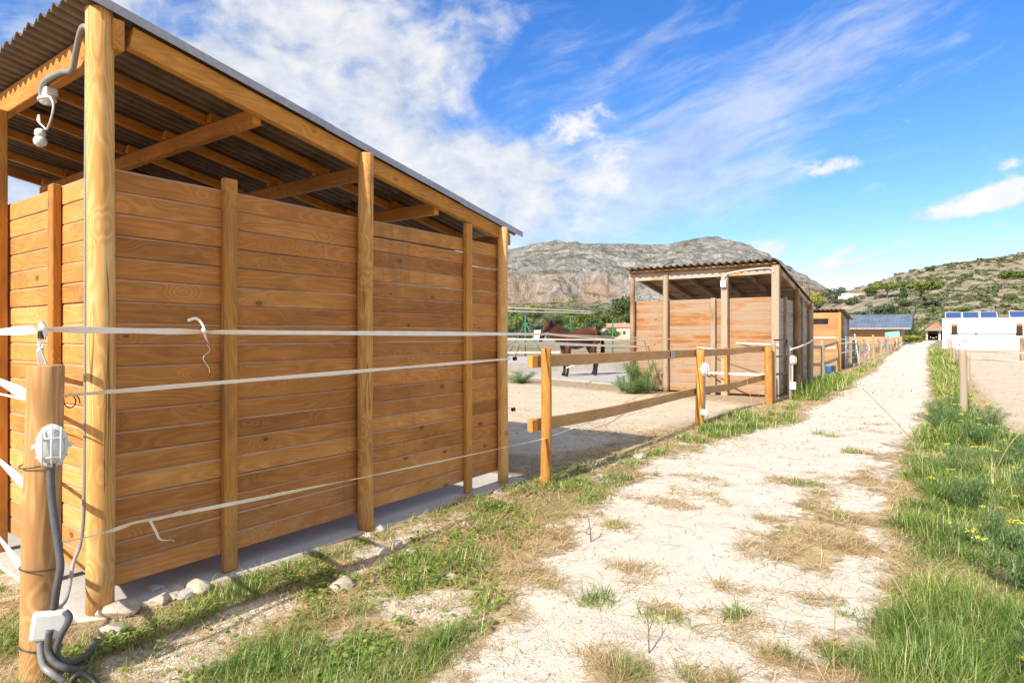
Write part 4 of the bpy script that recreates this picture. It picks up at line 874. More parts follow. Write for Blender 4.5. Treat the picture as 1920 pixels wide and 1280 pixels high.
# --- blue roofed barn
def f_blue(t, b):
    p = t.obj(); x = t.sep(p)[0]; n = t.noise(p, .8, 4); t.put(b.inputs['Base Color'], t.ramp(n, [(.3, (.13, .17, .22)), (.7, (.23, .28, .33))]))
M_blueroof = mat('painted_sheet', f_blue, rough=.35, metal=.3)
BN = thing('barn', 'long low timber barn with a blue-grey metal roof beyond the far row of posts', 'barn')
bx0, bx1, by = -24., -5.1, 100.; zg = .15
plank_wall(BN, 'X', by, bx0, bx1, zg, 2.55, .24, .05, wood('X', ((.64, .40, .20), (.54, .32, .15), (.42, .23, .10)), .3), splits=(-18., -11.7), seed=33, out=-1)
plank_wall(BN, 'Y', bx1 + .03, by + .05, by + 6, zg, 2.55, .24, .05, M_oldY, seed=34)
b = MB(); nx = 60; 
for (ya, za, yb, zb_) in ((by - 1.3, 2.48, by + 3, 4.45), (by + 3, 4.45, by + 7.3, 2.48)):
    vs = []; fs = []; X0, X1 = bx0 - 1, bx1 + 1.2; N = 0
    prof = [(0, 0), (.36, 0), (.38, .05), (.41, .05), (.43, 0)]
    pts = [(X0 + i * .43 + a, h) for i in range(int((X1 - X0) / .43)) for a, h in prof] + [(X1, 0)]
    for x, h in pts: vs += [(x, ya, za + h), (x, yb, zb_ + h)]
    for i in range(len(pts) - 1): fs.append((2 * i, 2 * i + 2, 2 * i + 3, 2 * i + 1))
    b.add(vs, fs)
o = b.build('roof', M_blueroof, BN); s = o.modifiers.new('t', 'SOLIDIFY'); s.thickness = .12
b = MB(); b.box(((bx0 + bx1) / 2, by - 1.33, 2.40), (bx1 - bx0 + 2.2, .08, .20)); b.build('gutter', M_flash, BN)
b = MB(); b.add([(bx1, by, 2.5), (bx1, by + 6, 2.5), (bx1, by + 3, 4.3), (bx1 - .1, by, 2.5), (bx1 - .1, by + 6, 2.5), (bx1 - .1, by + 3, 4.3)], [(0, 1, 2), (5, 4, 3), (0, 3, 4, 1), (1, 4, 5, 2), (2, 5, 3, 0)]); b.build('gable', M_oldY, BN)
for x in (-11.7, -5.12): post_square(BN, x, by - .1, zg, 2.5, .14, .08, M_batt, 'post')
rebase(BN, (bx1, by, zg))

# --- garage at the end of the path
GA = thing('garage', 'small brown gabled garage with an open dark door at the end of the path', 'garage')
M_cream = speckle((.66, .58, .45), .12, 6, .8); M_plaster = speckle((.80, .77, .72), .06, 4, .8); M_brown = speckle((.34, .19, .10), .3, 8, .7); M_tile = speckle((.30, .18, .12), .35, 12, .8); M_terr = speckle((.50, .27, .16), .35, 9, .8)
g0 = pd(1734, 152); gx0, gx1, gy, g_z = g0.x, g0.x + 3.9, g0.y, .25
b = MB(); b.box((gx0 + .3, gy, 1.5), (.6, .3, 2.6)); b.box((gx1 - .9, gy, 1.5), (.45, .3, 2.6)); b.box((gx1 - .1, gy, 1.5), (.25, .3, 2.6)); b.box(((gx0 + gx1) / 2, gy + 6, 1.5), (gx1 - gx0, .3, 2.6)); b.box((gx0 + .1, gy + 3, 1.5), (.2, 5.6, 2.6)); b.box((gx1 - .1, gy + 3, 1.5), (.2, 5.6, 2.6)); b.build('wall', M_cream, GA)
cx = (gx0 + gx1) / 2 + .3
b = MB(); b.add([(gx0 - .1, gy - .2, 2.85), (gx1 + .1, gy - .2, 2.85), (cx, gy - .2, 4.9), (gx0 - .1, gy + .1, 2.85), (gx1 + .1, gy + .1, 2.85), (cx, gy + .1, 4.9)], [(0, 1, 2), (5, 4, 3), (0, 3, 4, 1), (1, 4, 5, 2), (2, 5, 3, 0)]); b.build('gable', M_brown, GA)
b = MB(); b.beam((gx0 - .7, gy + 2.8, 2.65), (cx, gy + 2.8, 5.05), 6.6, .12, up=(0, 0, 1)); b.beam((gx1 + .6, gy + 2.8, 2.95), (cx, gy + 2.8, 5.05), 6.6, .12); b.build('roof', M_tile, GA)
b = MB(); b.box(((gx0 + gx1) / 2 - .2, gy - .7, 2.75), (3.6, 1.1, .12), Matrix.Rotation(.35, 3, 'X')); b.build('canopy', M_flash, GA)
rebase(GA, (gx0, gy, g_z))
tag(MB().box((gx0 - .9, gy + 2.5, 1.9), (1.3, 4, 2.9)).build('white_annex', M_plaster, None, .03), 'small plain white block at the left of the gabled garage', 'outbuilding')
CR = thing('parked_car', 'dark car parked nose out inside the gabled garage', 'car', (gx0 + 1.75, gy + 2.6, .30))
b = MB(); pr = [(-2, .35), (-2.05, .75), (-1.2, .92), (-.6, 1.38), (.8, 1.4), (1.5, .95), (2, .85), (2, .35)]; n = len(pr)
b.add([(-.82, y, z) for y, z in pr] + [(.82, y, z) for y, z in pr], [tuple(range(n)), tuple(range(n, 2 * n))[::-1]] + [(i, i + n, (i + 1) % n + n, (i + 1) % n) for i in range(n)]); b.build('body', mat('car_paint', None, (.03, .035, .05), .2, .5), CR, .06)
for s in (-.6, .6):
    MB().lathe([(.03, -.05), (.11, -.03), (.12, .02)], (s, -2.03, .68), 10, rot=Matrix.Rotation(R_(90), 3, 'X')).build('headlight', M_white, CR)
    for y in (-1.25, 1.25): MB().lathe([(.28, -.1), (.31, -.07), (.31, .07), (.28, .1)], (s * 1.2, y, .31), 14, rot=Matrix.Rotation(R_(90), 3, 'Y')).build('wheel', M_black, CR)
MB().box((0, -2.06, .48), (.5, .02, .12)).build('number_plate', M_white, CR)

# --- white building with solar panels
WB = thing('white_building', 'flat white building with large open bays, right of the path', 'building')
w0 = pd(1767, 62); wx, wy = w0.x, w0.y; WX1 = 24.
M_render = speckle((.80, .78, .75), .04, 3, .85, bump=.05)
b = MB(); H1, H2, H3 = 1.42, 2.62, 3.15; z0 = -.05
b.box(((wx + WX1) / 2, wy, (z0 + H1) / 2), (WX1 - wx, .25, H1 - z0)); b.box(((wx + WX1) / 2, wy, (H2 + H3) / 2), (WX1 - wx, .25, H3 - H2))
xa = [(wx, wx + .62), (wx + 6.25, wx + 7.0), (wx + 12.5, wx + 13.2), (wx + 19, wx + 19.7)]
for p0, p1 in xa: b.box(((p0 + p1) / 2, wy, (H1 + H2) / 2), (p1 - p0, .25, H2 - H1))
b.box((wx + .125, wy + 4, (z0 + H3) / 2 - .9), (.25, 7.7, 1.4)); b.box((wx + .125, wy + 4, 2.9), (.25, 7.7, .5)); b.box(((wx + WX1) / 2, wy + 8, 1.55), (WX1 - wx, .25, 3.2 - .02))
b.build('wall', M_render, WB)
b = MB(); b.box((wx + 3.65, wy + 4.6, 1.4), (4.9, .2, 3.1)); b.build('inner_wall', M_render, WB)
b = MB(); b.tube([(wx + .6, wy - .02, 1.62), (wx + 6.3, wy - .02, 1.62)], .035, 6); b.box((wx + 2.7, wy - .02, 1.62), (.10, .08, .34)); b.build('rail', M_dmetal, WB)
MB().box((wx + 1.0, wy + 3.2, 1.35), (.5, .1, 2.7)).build('door', M_brown, WB); MB().box((wx + 6.3, wy + 3.2, 1.35), (.6, .1, 2.7)).build('door', M_brown, WB)
def f_pv(t, b):
    p = t.obj(); x = t.sep(p); g = t.m('MAXIMUM', t.ss(t.m('ABSOLUTE', t.m('SUBTRACT', t.m('FRACT', t.m('MULTIPLY', x[0], 6)), .5)), .44, .49), t.ss(t.m('ABSOLUTE', t.m('SUBTRACT', t.m('FRACT', t.m('MULTIPLY', x[1], 6)), .5)), .44, .49))
    t.put(b.inputs['Base Color'], t.mix(g, (.035, .075, .21), (.16, .21, .33)))
M_pv = mat('solar_cells', f_pv, rough=.25)
PX = [0.9, 2.3, 3.7, 5.95, 7.4]
for i, x in enumerate(PX):
    S = thing('solar_panel', 'blue solar panel on the white building, %s' % ['leftmost of the left three', 'middle of the left three', 'rightmost of the left three', 'left of the right pair', 'right of the right pair'][i], 'solar panel', (wx + x, wy + .55, 3.3), 0, 'solar panels on the white roof'); rot = Matrix.Rotation(R_(24), 3, 'X')
    MB().box((0, 0, .18), (1.25, 1.5, .03), rot).build('cells', M_pv, S); b = MB()
    for q in (-.65, .65): b.box((q, 0, .18), (.05, 1.6, .045), rot)
    for q in (-.775, .775): b.box(Vector((0, 0, .18)) + rot @ Vector((0, q, 0)), (1.35, .05, .045), rot)
    b.build('frame', M_white, S); b = MB()
    for q in (-.55, .55): b.box((q, .55, .05), (.04, .04, .5))
    b.build('leg', M_flash, S)
rebase(WB, (wx, wy, 0))

# --- fence at the right of the path
rp = [((1808, 785), 1.24, .062, 'pale leaning post standing in the weeds, nearest one right of the path'), ((1816, 715), .85, .05, 'short pale post just behind the nearest post right of the path'), ((1789, 681), .92, .07, 'rusty brown post right of the path, before the white building'), ((1783, 668), 1.2, .06, 'thin post right of the path, left of the rusty brown one'),
      ((1778, 662), 1.2, .06, 'thin far post at the left corner of the white building'), ((1862, 656), 1.05, .07, 'lone post in front of the middle of the white building'), ((1917, 677), 1.35, .12, 'thick post at the right edge in front of the white building')]
for i, ((px, py), zt, r, lab) in enumerate(rp):
    fpost(px, py, zt, r, [M_greyZ, M_greyZ, M_oldZ, M_greyZ, M_greyZ, M_greyZ, M_oldZ][i], lab, 90 + i, 'fence posts right of the path', lean=(-.03, .0) if i == 0 else (0, 0))
q = at(1808, 785)
tape('upper white tape running right from the nearest post right of the path', [(q.x + .05, q.y, 1.21), (q.x + 9, q.y - .2, 1.12)], .040, [(0, 1.2), (.15, .3), (1, .2)], sag=.03, group=TG); tape('lower white tape running right from the nearest post right of the path', [(q.x + .05, q.y, 1.07), (q.x + 9, q.y - .2, .98)], .040, [(0, 1.2), (.15, .3), (1, .2)], sag=.05, group=TG)
tag(wire('cord', [(q.x + .06, q.y, .30), (q.x + .3, q.y - 2, .14), (1.3, 8.5, .12), (2.2, 6.5, .1)], .007, M_cable2), 'grey cord trailing through the weeds right of the path', 'cord')
q2, q3 = at(1789, 681), at(1816, 715)
tape('white tape along the posts right of the path towards the white building', [(q.x, q.y, 1.15), (q3.x, q3.y, .8), (q2.x, q2.y, .85), tuple(at(1783, 668, 0) + Vector((0, 0, 1.1)))], .04, n=10, group=TG)
b = MB(); rd = random.Random(4)
for k in range(7):
    pts = [(q.x + rd.uniform(-.18, .08), q.y + rd.uniform(-.1, .1), 1.24 + rd.uniform(0, .26)) for _ in range(5)]; b.ribbon(smooth_path(pts, 6), [.022] * 25, list(np.linspace(0, rd.uniform(2, 6), 25)))
tag(b.build('tape_tangle', M_tape), 'tangle of white tape on top of the nearest post right of the path', 'tape tangle')
# ------------------------------------------------------------------ horse
def skin_mesh(name, chains, m, parent=None, sub=2, root=0):
    "chains: list of lists of (x, y, z, r[, r2]); equal coordinates are merged"
    vs, es, rr, key = [], [], [], {}
    for ch in chains:
        prev = None
        for q in ch:
            k = tuple(round(c, 4) for c in q[:3])
            if k not in key: key[k] = len(vs); vs.append(q[:3]); rr.append((q[3] * 1.12, (q[4] if len(q) > 4 else q[3]) * 1.12))
            i = key[k]
            if prev is not None and prev != i: es.append((prev, i))
            prev = i
    me = bpy.data.meshes.new(name); me.from_pydata(vs, es, []); o = link(name, me, m, parent)
    o['k'] = 1; del o['k']; sk = o.modifiers.new('skin', 'SKIN'); sk.use_smooth_shade = True; sk.branch_smoothing = .6
    for i, r in enumerate(rr): me.skin_vertices[0].data[i].radius = r
    me.skin_vertices[0].data[root].use_root = True
    s = o.modifiers.new('sub', 'SUBSURF'); s.levels = s.render_levels = sub; return o
def f_horse(t, b):
    p = t.obj(); x = t.sep(p); n = t.noise(p, 4, 5); n2 = t.noise(t.v('MULTIPLY', p, (60, 60, 20)), 1, 3)
    c = t.ramp(t.m('ADD', t.m('MULTIPLY', n, .7), t.m('MULTIPLY', n2, .3)), [(.3, (.045, .018, .009)), (.7, (.135, .048, .022))])
    lo = t.ss(x[2], .42, .72, 1, 0); muz = t.m('MULTIPLY', t.ss(x[0], 1.22, 1.42), .9)
    t.put(b.inputs['Base Color'], t.mix(t.m('MAXIMUM', lo, muz), c, (.014, .010, .009)))
M_horse = mat('bay_coat', f_horse, rough=.55, spec=.25); M_mane = speckle((.012, .009, .008), .4, 40, .6)
hp = pd(1084, 21.9); face = Vector((-.87 * C_ + .5 * S_, -.87 * S_ - .5 * C_, 0))
HS = thing('horse', 'bay horse with black mane and legs standing on the pale slab behind the rail fence', 'horse', (hp.x, hp.y, .05), math.atan2(face.y, face.x))
HS.scale = (1.10, 1.12, 1.10)
chains = [[(-.20, 0, 1.20, .30, .34), (-.50, 0, 1.27, .29, .32), (-.72, 0, 1.26, .19, .24)],
          [(-.20, 0, 1.20, .30, .34), (.12, 0, 1.17, .30, .36), (.42, 0, 1.20, .26, .37), (.62, 0, 1.22, .19, .27), (.76, 0, 1.36, .16, .26), (.92, 0, 1.48, .135, .22), (1.06, 0, 1.58, .11, .17), (1.14, 0, 1.63, .095, .125), (1.22, 0, 1.58, .09, .125), (1.31, 0, 1.44, .075, .105), (1.39, 0, 1.27, .058, .075), (1.44, 0, 1.15, .052, .065), (1.46, 0, 1.10, .036, .045)]]
for s, fx in ((1, .06), (-1, -.04)):
    chains.append([(.42, 0, 1.20, .26, .37), (.48, s * .15, 1.02, .12, .15), (.47 + fx, s * .16, .78, .075, .09), (.47 + fx, s * .16, .52, .052, .058), (.46 + fx, s * .16, .48, .050, .055), (.46 + fx, s * .16, .22, .034, .038), (.47 + fx, s * .16, .13, .043, .045), (.51 + fx, s * .16, .06, .05, .052), (.53 + fx, s * .16, .012, .058, .060)])
for s, fx in ((1, .05), (-1, -.12)):
    chains.append([(-.50, 0, 1.27, .29, .32), (-.52, s * .15, 1.04, .15, .20), (-.50 + fx, s * .16, .82, .10, .125), (-.64 + fx, s * .16, .60, .06, .07), (-.70 + fx, s * .16, .52, .055, .062), (-.66 + fx, s * .16, .26, .037, .042), (-.65 + fx, s * .16, .14, .045, .047), (-.61 + fx, s * .16, .065, .05, .052), (-.59 + fx, s * .16, .012, .058, .060)])
skin_mesh('body', chains, M_horse, HS, 2)
for s in (-1, 1):
    MB().tube([(1.12, s * .06, 1.70), (1.13, s * .075, 1.77), (1.15, s * .07, 1.84), (1.16, s * .06, 1.87)], [.032, .035, .02, .004], 8).build('ear', M_horse, HS)
    MB().lathe([(.002, -.018), (.014, -.010), (.018, 0), (.014, .010), (.002, .018)], (1.265, s * .085, 1.56), 10).build('eye', M_black, HS)
b = MB(); crest = smooth_path([(1.20, 0, 1.74), (1.13, 0, 1.77), (1.02, 0, 1.74), (.90, 0, 1.68), (.76, 0, 1.60), (.60, 0, 1.53), (.46, 0, 1.50)], 6); rd = random.Random(3)
for p in crest:
    for k in range(6):
        s = rd.choice((-1, 1, 1)); L = rd.uniform(.13, .26); q = p + Vector((rd.uniform(-.03, .03), 0, rd.uniform(-.01, .03)))
        b.tube([q, q + Vector((-.02, s * .06, -L * .3)), q + Vector((-.05, s * .12, -L))], [.018, .016, .004], 5)
b.build('mane', M_mane, HS)
b = MB()
for k in range(34):
    a = rd.uniform(0, 6.28); r = rd.uniform(0, .05); x0 = -.87 + r * math.cos(a) * .4
    b.tube(smooth_path([(-.84, r * math.sin(a) * .6, 1.40), (-.95 + r * .3, r * math.sin(a), 1.28), (-1.0 + r * math.cos(a), r * math.sin(a) * 1.4, 1.0), (-.99 + 1.5 * r * math.cos(a), 1.5 * r * math.sin(a), rd.uniform(.5, .72))], 4), [.022] * 5 + [.02] * 5 + [.015] * 2 + [.004], 5)
b.build('tail', M_mane, HS)

# ------------------------------------------------------------------ far houses
M_dark = speckle((.05, .045, .04), .3, 8, .5)
def house(name, label, base, rz, w, dpt, h, rh, wallm, roofm, wins, chimney=True, parts=()):
    T = thing(name, label, 'house', tuple(base), rz); b = MB(); b.box((0, 0, h / 2 - 1), (w, dpt, h + 2)); 
    for c, s in parts: b.box(c, s)
    b.build('wall', wallm, T)
    b = MB(); e = .4; hw, hd = w / 2 + e, dpt / 2 + e
    b.add([(-hw, -hd, h - .05), (hw, -hd, h - .05), (hw, hd, h - .05), (-hw, hd, h - .05), (-hw + hd * .6, 0, h + rh), (hw - hd * .6, 0, h + rh)], [(0, 1, 5, 4), (1, 2, 5), (2, 3, 4, 5), (3, 0, 4), (3, 2, 1, 0)]); r = b.build('roof', roofm, T)
    if chimney: MB().box((w * .2, .3, h + rh * .8), (.6, .6, 1.0)).build('chimney', wallm, r)
    for x, z, ww, hh in wins:
        f = MB().box((x, -dpt / 2 - .03, z), (ww, .12, hh)).build('window', M_cream, T); MB().box((x, -dpt / 2 - .10, z), (ww - .2, .03, hh - .2)).build('pane', M_dark, f)
    return T
def mz(p, off=0): return float(mount_h(*[np.array([v]) for v in ((C_ * p.x + S_ * p.y) / (-S_ * p.x + C_ * p.y), -S_ * p.x + C_ * p.y, p.x, p.y)])[0])
p = pd(1158, 200, .35)
house('farmhouse', 'cream house with a brown tiled roof seen between the horse and the weathered shelter', p, TH - .1, 11.5, 8, 3.6, 1.4, M_cream, M_terr, [(-3.8, 1.8, 1.6, 2.2), (-.8, 1.9, 1.0, 1.3), (1.8, 1.9, 1.0, 1.3), (4.2, 1.9, 1.0, 1.3)], parts=[((-5.2, -5.4, .2), (3.5, 3, 2.4))])
p = pd(1013, 190, .35); tag(MB().box((0, 0, 0), (4, 4, 4)).build('white_hut', M_plaster, None, .05, origin=(0, 0, 0)), 'small white flat-roofed hut showing behind the head of the horse', 'hut').location = (p.x, p.y, 1.0)
p, d = hill_pt(1600, 557)
house('farmhouse', 'white farmhouse with a low tiled roof standing high on the hillside above the slotted shelter', (p.x, p.y, p.z), TH + .25, 13, 8, 4.6, .9, M_plaster, M_terr, [(-3, 2.6, 1, 1.2), (2.6, 2.6, 1, 1.2)], chimney=False, parts=[((-8.2, 0, .6), (4, 6, 3.2))])

# ------------------------------------------------------------------ trees and shrubs
def leaf_mat(name, dark, light):
    def fn(t, b):
        r = t.attr('rnd'); n = t.noise(t.obj(), .9, 3); t.put(b.inputs['Base Color'], t.ramp(t.m('ADD', t.m('MULTIPLY', r, .6), t.m('MULTIPLY', n, .4)), [(.2, dark), (.8, light)]))
        b.inputs['Subsurface Weight'].default_value = 0
    return mat(name, fn, rough=.6, spec=.2)
M_pine = leaf_mat('pine_leaf', (.07, .115, .02), (.21, .25, .05)); M_olive = leaf_mat('olive_leaf', (.07, .095, .05), (.18, .21, .12)); M_deep = leaf_mat('dark_leaf', (.030, .055, .018), (.10, .14, .045)); M_yel = leaf_mat('yellow_leaf', (.18, .19, .02), (.42, .38, .07)); M_scrub = leaf_mat('scrub_leaf', (.045, .065, .025), (.15, .17, .07)); M_bark = speckle((.16, .12, .09), .4, 8, .9)
def crown_mesh(kind, n, leaf, seed):
    rg = np.random.default_rng(seed); lobes = []
    if kind == 'pine': lobes = [(rg.uniform(-.5, .5), rg.uniform(-.5, .5), rg.uniform(.62, .86), rg.uniform(.2, .34), rg.uniform(.10, .17)) for _ in range(10)]
    elif kind == 'round': lobes = [(rg.uniform(-.36, .36), rg.uniform(-.36, .36), rg.uniform(.3, .82), rg.uniform(.17, .3), rg.uniform(.14, .24)) for _ in range(14)]
    elif kind == 'bush': lobes = [(rg.uniform(-.38, .38), rg.uniform(-.38, .38), rg.uniform(.1, .62), rg.uniform(.15, .3), rg.uniform(.16, .3)) for _ in range(14)]
    elif kind == 'tall': lobes = [(rg.uniform(-.10, .10), rg.uniform(-.10, .10), z, .17 * (1.08 - z) + .03, .12) for z in np.linspace(.1, .93, 12)]
    elif kind == 'cone': lobes = [(rg.uniform(-.2, .2) * (1.1 - z), rg.uniform(-.2, .2) * (1.1 - z), z, .42 * (1.08 - z) + .04, .10) for z in np.linspace(.15, .95, 14)]
    w = np.array([l[3] ** 2 for l in lobes]); idx = rg.choice(len(lobes), n, p=w / w.sum()); L = np.array(lobes)[idx]
    d = rg.normal(size=(n, 3)); d /= np.linalg.norm(d, axis=1, keepdims=True); r = rg.uniform(.45, 1.06, (n, 1)) ** .6
    c = L[:, :3] + d * r * np.stack([L[:, 3], L[:, 3], L[:, 4]], -1)
    nn = d + rg.normal(size=(n, 3)) * .45; nn /= np.linalg.norm(nn, axis=1, keepdims=True)
    t1 = np.cross(nn, rg.normal(size=(n, 3))); t1 /= np.linalg.norm(t1, axis=1, keepdims=True); t2 = np.cross(nn, t1)
    s = leaf * rg.uniform(.6, 1.3, (n, 1)); V = np.stack([c - t1 * s - t2 * s * .5, c + t1 * s * .9 - t2 * s * .6, c + t1 * s * .6 + t2 * s * .7, c - t1 * s * .8 + t2 * s * .6], 1).reshape(-1, 3)
    me = bpy.data.meshes.new('crown'); me.from_pydata(V.tolist(), [], np.arange(n * 4).reshape(-1, 4).tolist())
    rn = np.repeat(np.clip(rg.uniform(0, 1, n) * .6 + .4 * rg.uniform(0, 1, len(lobes))[idx], 0, 1), 4); a = me.attributes.new('rnd', 'FLOAT', 'POINT'); a.data.foreach_set('value', rn.astype(np.float32)); return me
def trunk_mesh(kind, seed):
    rd = random.Random(seed); b = MB(); zt = {'pine': .62, 'round': .4, 'bush': .2, 'tall': .3, 'cone': .6}[kind]
    b.tube([(0, 0, -.12), (.01, 0, zt * .4), (.02, .01, zt)], [.035, .027, .018], 7)
    for k in range(6):
        a = k * 1.05 + rd.random(); b.tube([(.01, 0, zt * .55), (.12 * math.cos(a), .12 * math.sin(a), zt * .9), (.28 * math.cos(a), .28 * math.sin(a), zt * 1.25)], [.014, .01, .004], 5)
    me = bpy.data.meshes.new('trunk'); me.from_pydata(b.v, [], b.f); a = me.attributes.new('rnd', 'FLOAT', 'POINT'); return me
KM = {}
def tree(name, label, kind, base, w, h, m, seed=0, cat='tree', n=2600, leaf=.035, group=None):
    key = (kind, seed % 3, n, m.name)
    if key not in KM:
        c = crown_mesh(kind, n, leaf, seed + 3); c.materials.append(m); tr = trunk_mesh(kind, seed); tr.materials.append(M_bark); KM[key] = (c, tr)
    T = thing(name, label, cat, tuple(base), random.uniform(0, 6.28), group); c, tr = KM[key]
    for nm, me in (('crown', c), ('trunk', tr)):
        o = bpy.data.objects.new(nm, me); C.objects.link(o); o.parent = T; o.scale = (w, w, h)
    return T
def on_hill(px, py): p, d = hill_pt(px, py); return p, d
HT = [('pine_tree', 'broad bright pine left of the pair right of the hillside farmhouse', 'pine', 1664, 562, 44, 34, M_pine), ('pine_tree', 'broad bright pine right of the pair right of the hillside farmhouse', 'pine', 1728, 563, 52, 36, M_pine),
      ('tree', 'bright yellow-green tree rising behind the roof corner of the weathered shelter', 'round', 1531, 566, 40, 38, M_yel), ('tree', 'green tree at the left of the yellow-green tree', 'round', 1510, 562, 24, 30, M_pine),
      ('olive_tree', 'grey-green tree between the yellow-green tree and the hillside farmhouse', 'round', 1561, 566, 34, 26, M_olive), ('olive_tree', 'grey-green olive directly below the hillside farmhouse', 'bush', 1602, 574, 34, 22, M_olive),
      ('dark_tree', 'dark round tree at the right wall of the hillside farmhouse', 'round', 1632, 561, 20, 22, M_deep), ('dark_tree', 'small dark tree just behind the left end of the hillside farmhouse', 'round', 1577, 551, 16, 15, M_deep),
      ('olive_tree', 'large grey-green olive below the left pine', 'bush', 1648, 583, 46, 30, M_olive), ('olive_tree', 'darker olive to the right of the large one below the pines', 'bush', 1668, 588, 30, 26, M_deep),
      ('shrub', 'dark rounded shrub right above the barn roof', 'bush', 1617, 594, 38, 18, M_deep), ('hedge', 'long dark hedge right behind the ridge of the blue-roofed barn', 'bush', 1672, 599, 60, 15, M_deep), ('hedge', 'dark hedge behind the left part of the barn roof', 'bush', 1635, 600, 50, 12, M_olive),
      ('olive_tree', 'olive between the two pines, lower one', 'bush', 1705, 571, 34, 20, M_olive), ('shrub', 'dark shrub row below the right pine', 'bush', 1742, 572, 50, 16, M_olive), ('shrub', 'single dark shrub on the skyline of the right hill', 'bush', 1742, 508, 16, 10, M_deep),
      ('shrub', 'yellow-green shrub above the solar panels', 'bush', 1802, 590, 26, 12, M_pine), ('shrub', 'bright green shrub near the right edge of the hill', 'bush', 1905, 563, 28, 18, M_pine), ('shrub', 'grey shrub high on the right hill below the skyline', 'bush', 1815, 520, 14, 10, M_olive), ('shrub', 'wide green shrub high on the right hill', 'bush', 1895, 520, 40, 18, M_pine),
      ('olive_tree', 'low olive left of the large one under the farmhouse', 'bush', 1572, 579, 30, 16, M_olive), ('olive_tree', 'small pale olive above the slotted shelter', 'bush', 1540, 577, 26, 14, M_olive), ('shrub', 'tall cypress-like shrub between the two pines', 'tall', 1694, 563, 30, 36, M_deep)]
for i, (nm, lab, kind, px, py, w, h, m) in enumerate(HT):
    p, d = on_hill(px, py); p.z -= .3; tree(nm, lab, kind, p, w / FPX * d, h / FPX * d, m, i, 'shrub' if nm in ('shrub', 'hedge') else 'tree', n=1500, leaf=.04)
for lab, px, d, w, h, kind, m in (('bright green bush left of the white block at the end of the path', 1718, 128, 3.2, 4.2, 'bush', M_pine), ('tall dark bush between the barn and the end of the path', 1708, 122, 3.0, 3.4, 'bush', M_deep), ('low yellow-green bush at the left kerb of the far path end', 1711, 100, 3.0, 1.6, 'bush', M_yel), ('olive-green bush beside the garage wall', 1728, 140, 2.2, 3.0, 'bush', M_olive)):
    p = pd(px, d, .25); tree('bush', lab, kind, p, w, h, m, int(px), 'bush', n=1500, leaf=.045)
MT = [(958, 590, 330, 11, 8, M_deep, 'bush'), (975, 612, 260, 10, 7, M_pine, 'bush'), (1000, 600, 300, 9, 8, M_olive, 'round'), (1020, 596, 330, 10, 9, M_pine, 'round'), (1005, 620, 210, 7, 5, M_olive, 'bush'), (1070, 592, 340, 13, 13, M_pine, 'round'), (1085, 594, 350, 12, 12, M_deep, 'round'), (1106, 590, 360, 10, 12, M_pine, 'cone'), (1142, 588, 350, 8, 7, M_pine, 'bush'),
      (1168, 594, 300, 11, 12, M_deep, 'round'), (1178, 604, 280, 8, 8, M_deep, 'bush'), (1060, 606, 260, 9, 5, M_olive, 'bush'), (1095, 610, 230, 8, 6, M_pine, 'round'), (1110, 618, 190, 6, 5, M_deep, 'bush'), (1135, 606, 240, 8, 5, M_pine, 'bush'), (1150, 634, 178, 5, 4, M_pine, 'round'), (1075, 621, 180, 7, 4, M_pine, 'bush'), (1040, 608, 240, 7, 4, M_deep, 'bush'),
      (930, 600, 300, 10, 7, M_olive, 'bush'), (900, 605, 280, 10, 7, M_pine, 'round'), (1195, 606, 260, 9, 6, M_pine, 'bush'), (985, 632, 150, 5, 3, M_deep, 'bush'), (1052, 634, 150, 6, 3, M_olive, 'bush'), (1128, 636, 150, 5, 2.6, M_deep, 'bush')]
for i, (px, py, d, w, h, m, k) in enumerate(MT):
    p = pd(px, d, EYE - (py - HY) * d / FPX); g = float(gh(p.x, p.y)); p.z = max(p.z - h * .15, g - .2)
    if d > 300: p.z = min(p.z, max(mz(p), g))
    tree('tree' if k != 'bush' else 'bush', 'green %s among the valley greenery between the near shelter and the weathered one' % ('tree' if k != 'bush' else 'bush'), k, p, w, h, m, i, 'tree' if k != 'bush' else 'bush', n=1500, leaf=.04, group='valley %s below the mountain' % ('trees' if k != 'bush' else 'bushes'))
# scrub on the slopes: too many to count, one object
def scrub(name, n, spots, m, seed):
    rg = np.random.default_rng(seed); VV = []; RR = []
    for (p, s) in spots:
        q = int(26); d = rg.normal(size=(q, 3)); d /= np.linalg.norm(d, axis=1, keepdims=True); d[:, 2] = np.abs(d[:, 2]) * .8
        c = np.array(p) + d * s * rg.uniform(.3, 1, (q, 1)) * np.array([1, 1, .62]); t1 = rg.normal(size=(q, 3)); t1 /= np.linalg.norm(t1, axis=1, keepdims=True); t2 = np.cross(t1, d); sz = s * rg.uniform(.18, .4, (q, 1))
        VV.append(np.stack([c - t1 * sz, c + t2 * sz, c + t1 * sz, c - t2 * sz], 1).reshape(-1, 3)); RR.append(np.repeat(rg.uniform(0, .6, q) + rg.uniform(0, .4), 4))
    V = np.concatenate(VV); me = bpy.data.meshes.new(name); me.vertices.add(len(V)); me.vertices.foreach_set('co', V.ravel()); k = len(V) // 4
    me.loops.add(4 * k); me.loops.foreach_set('vertex_index', np.arange(4 * k)); me.polygons.add(k); me.polygons.foreach_set('loop_start', np.arange(k) * 4); me.polygons.foreach_set('loop_total', np.full(k, 4)); me.update(); set_attr(me, 'rnd', np.concatenate(RR)); return link(name, me, m)
rg = np.random.default_rng(5); sp = []
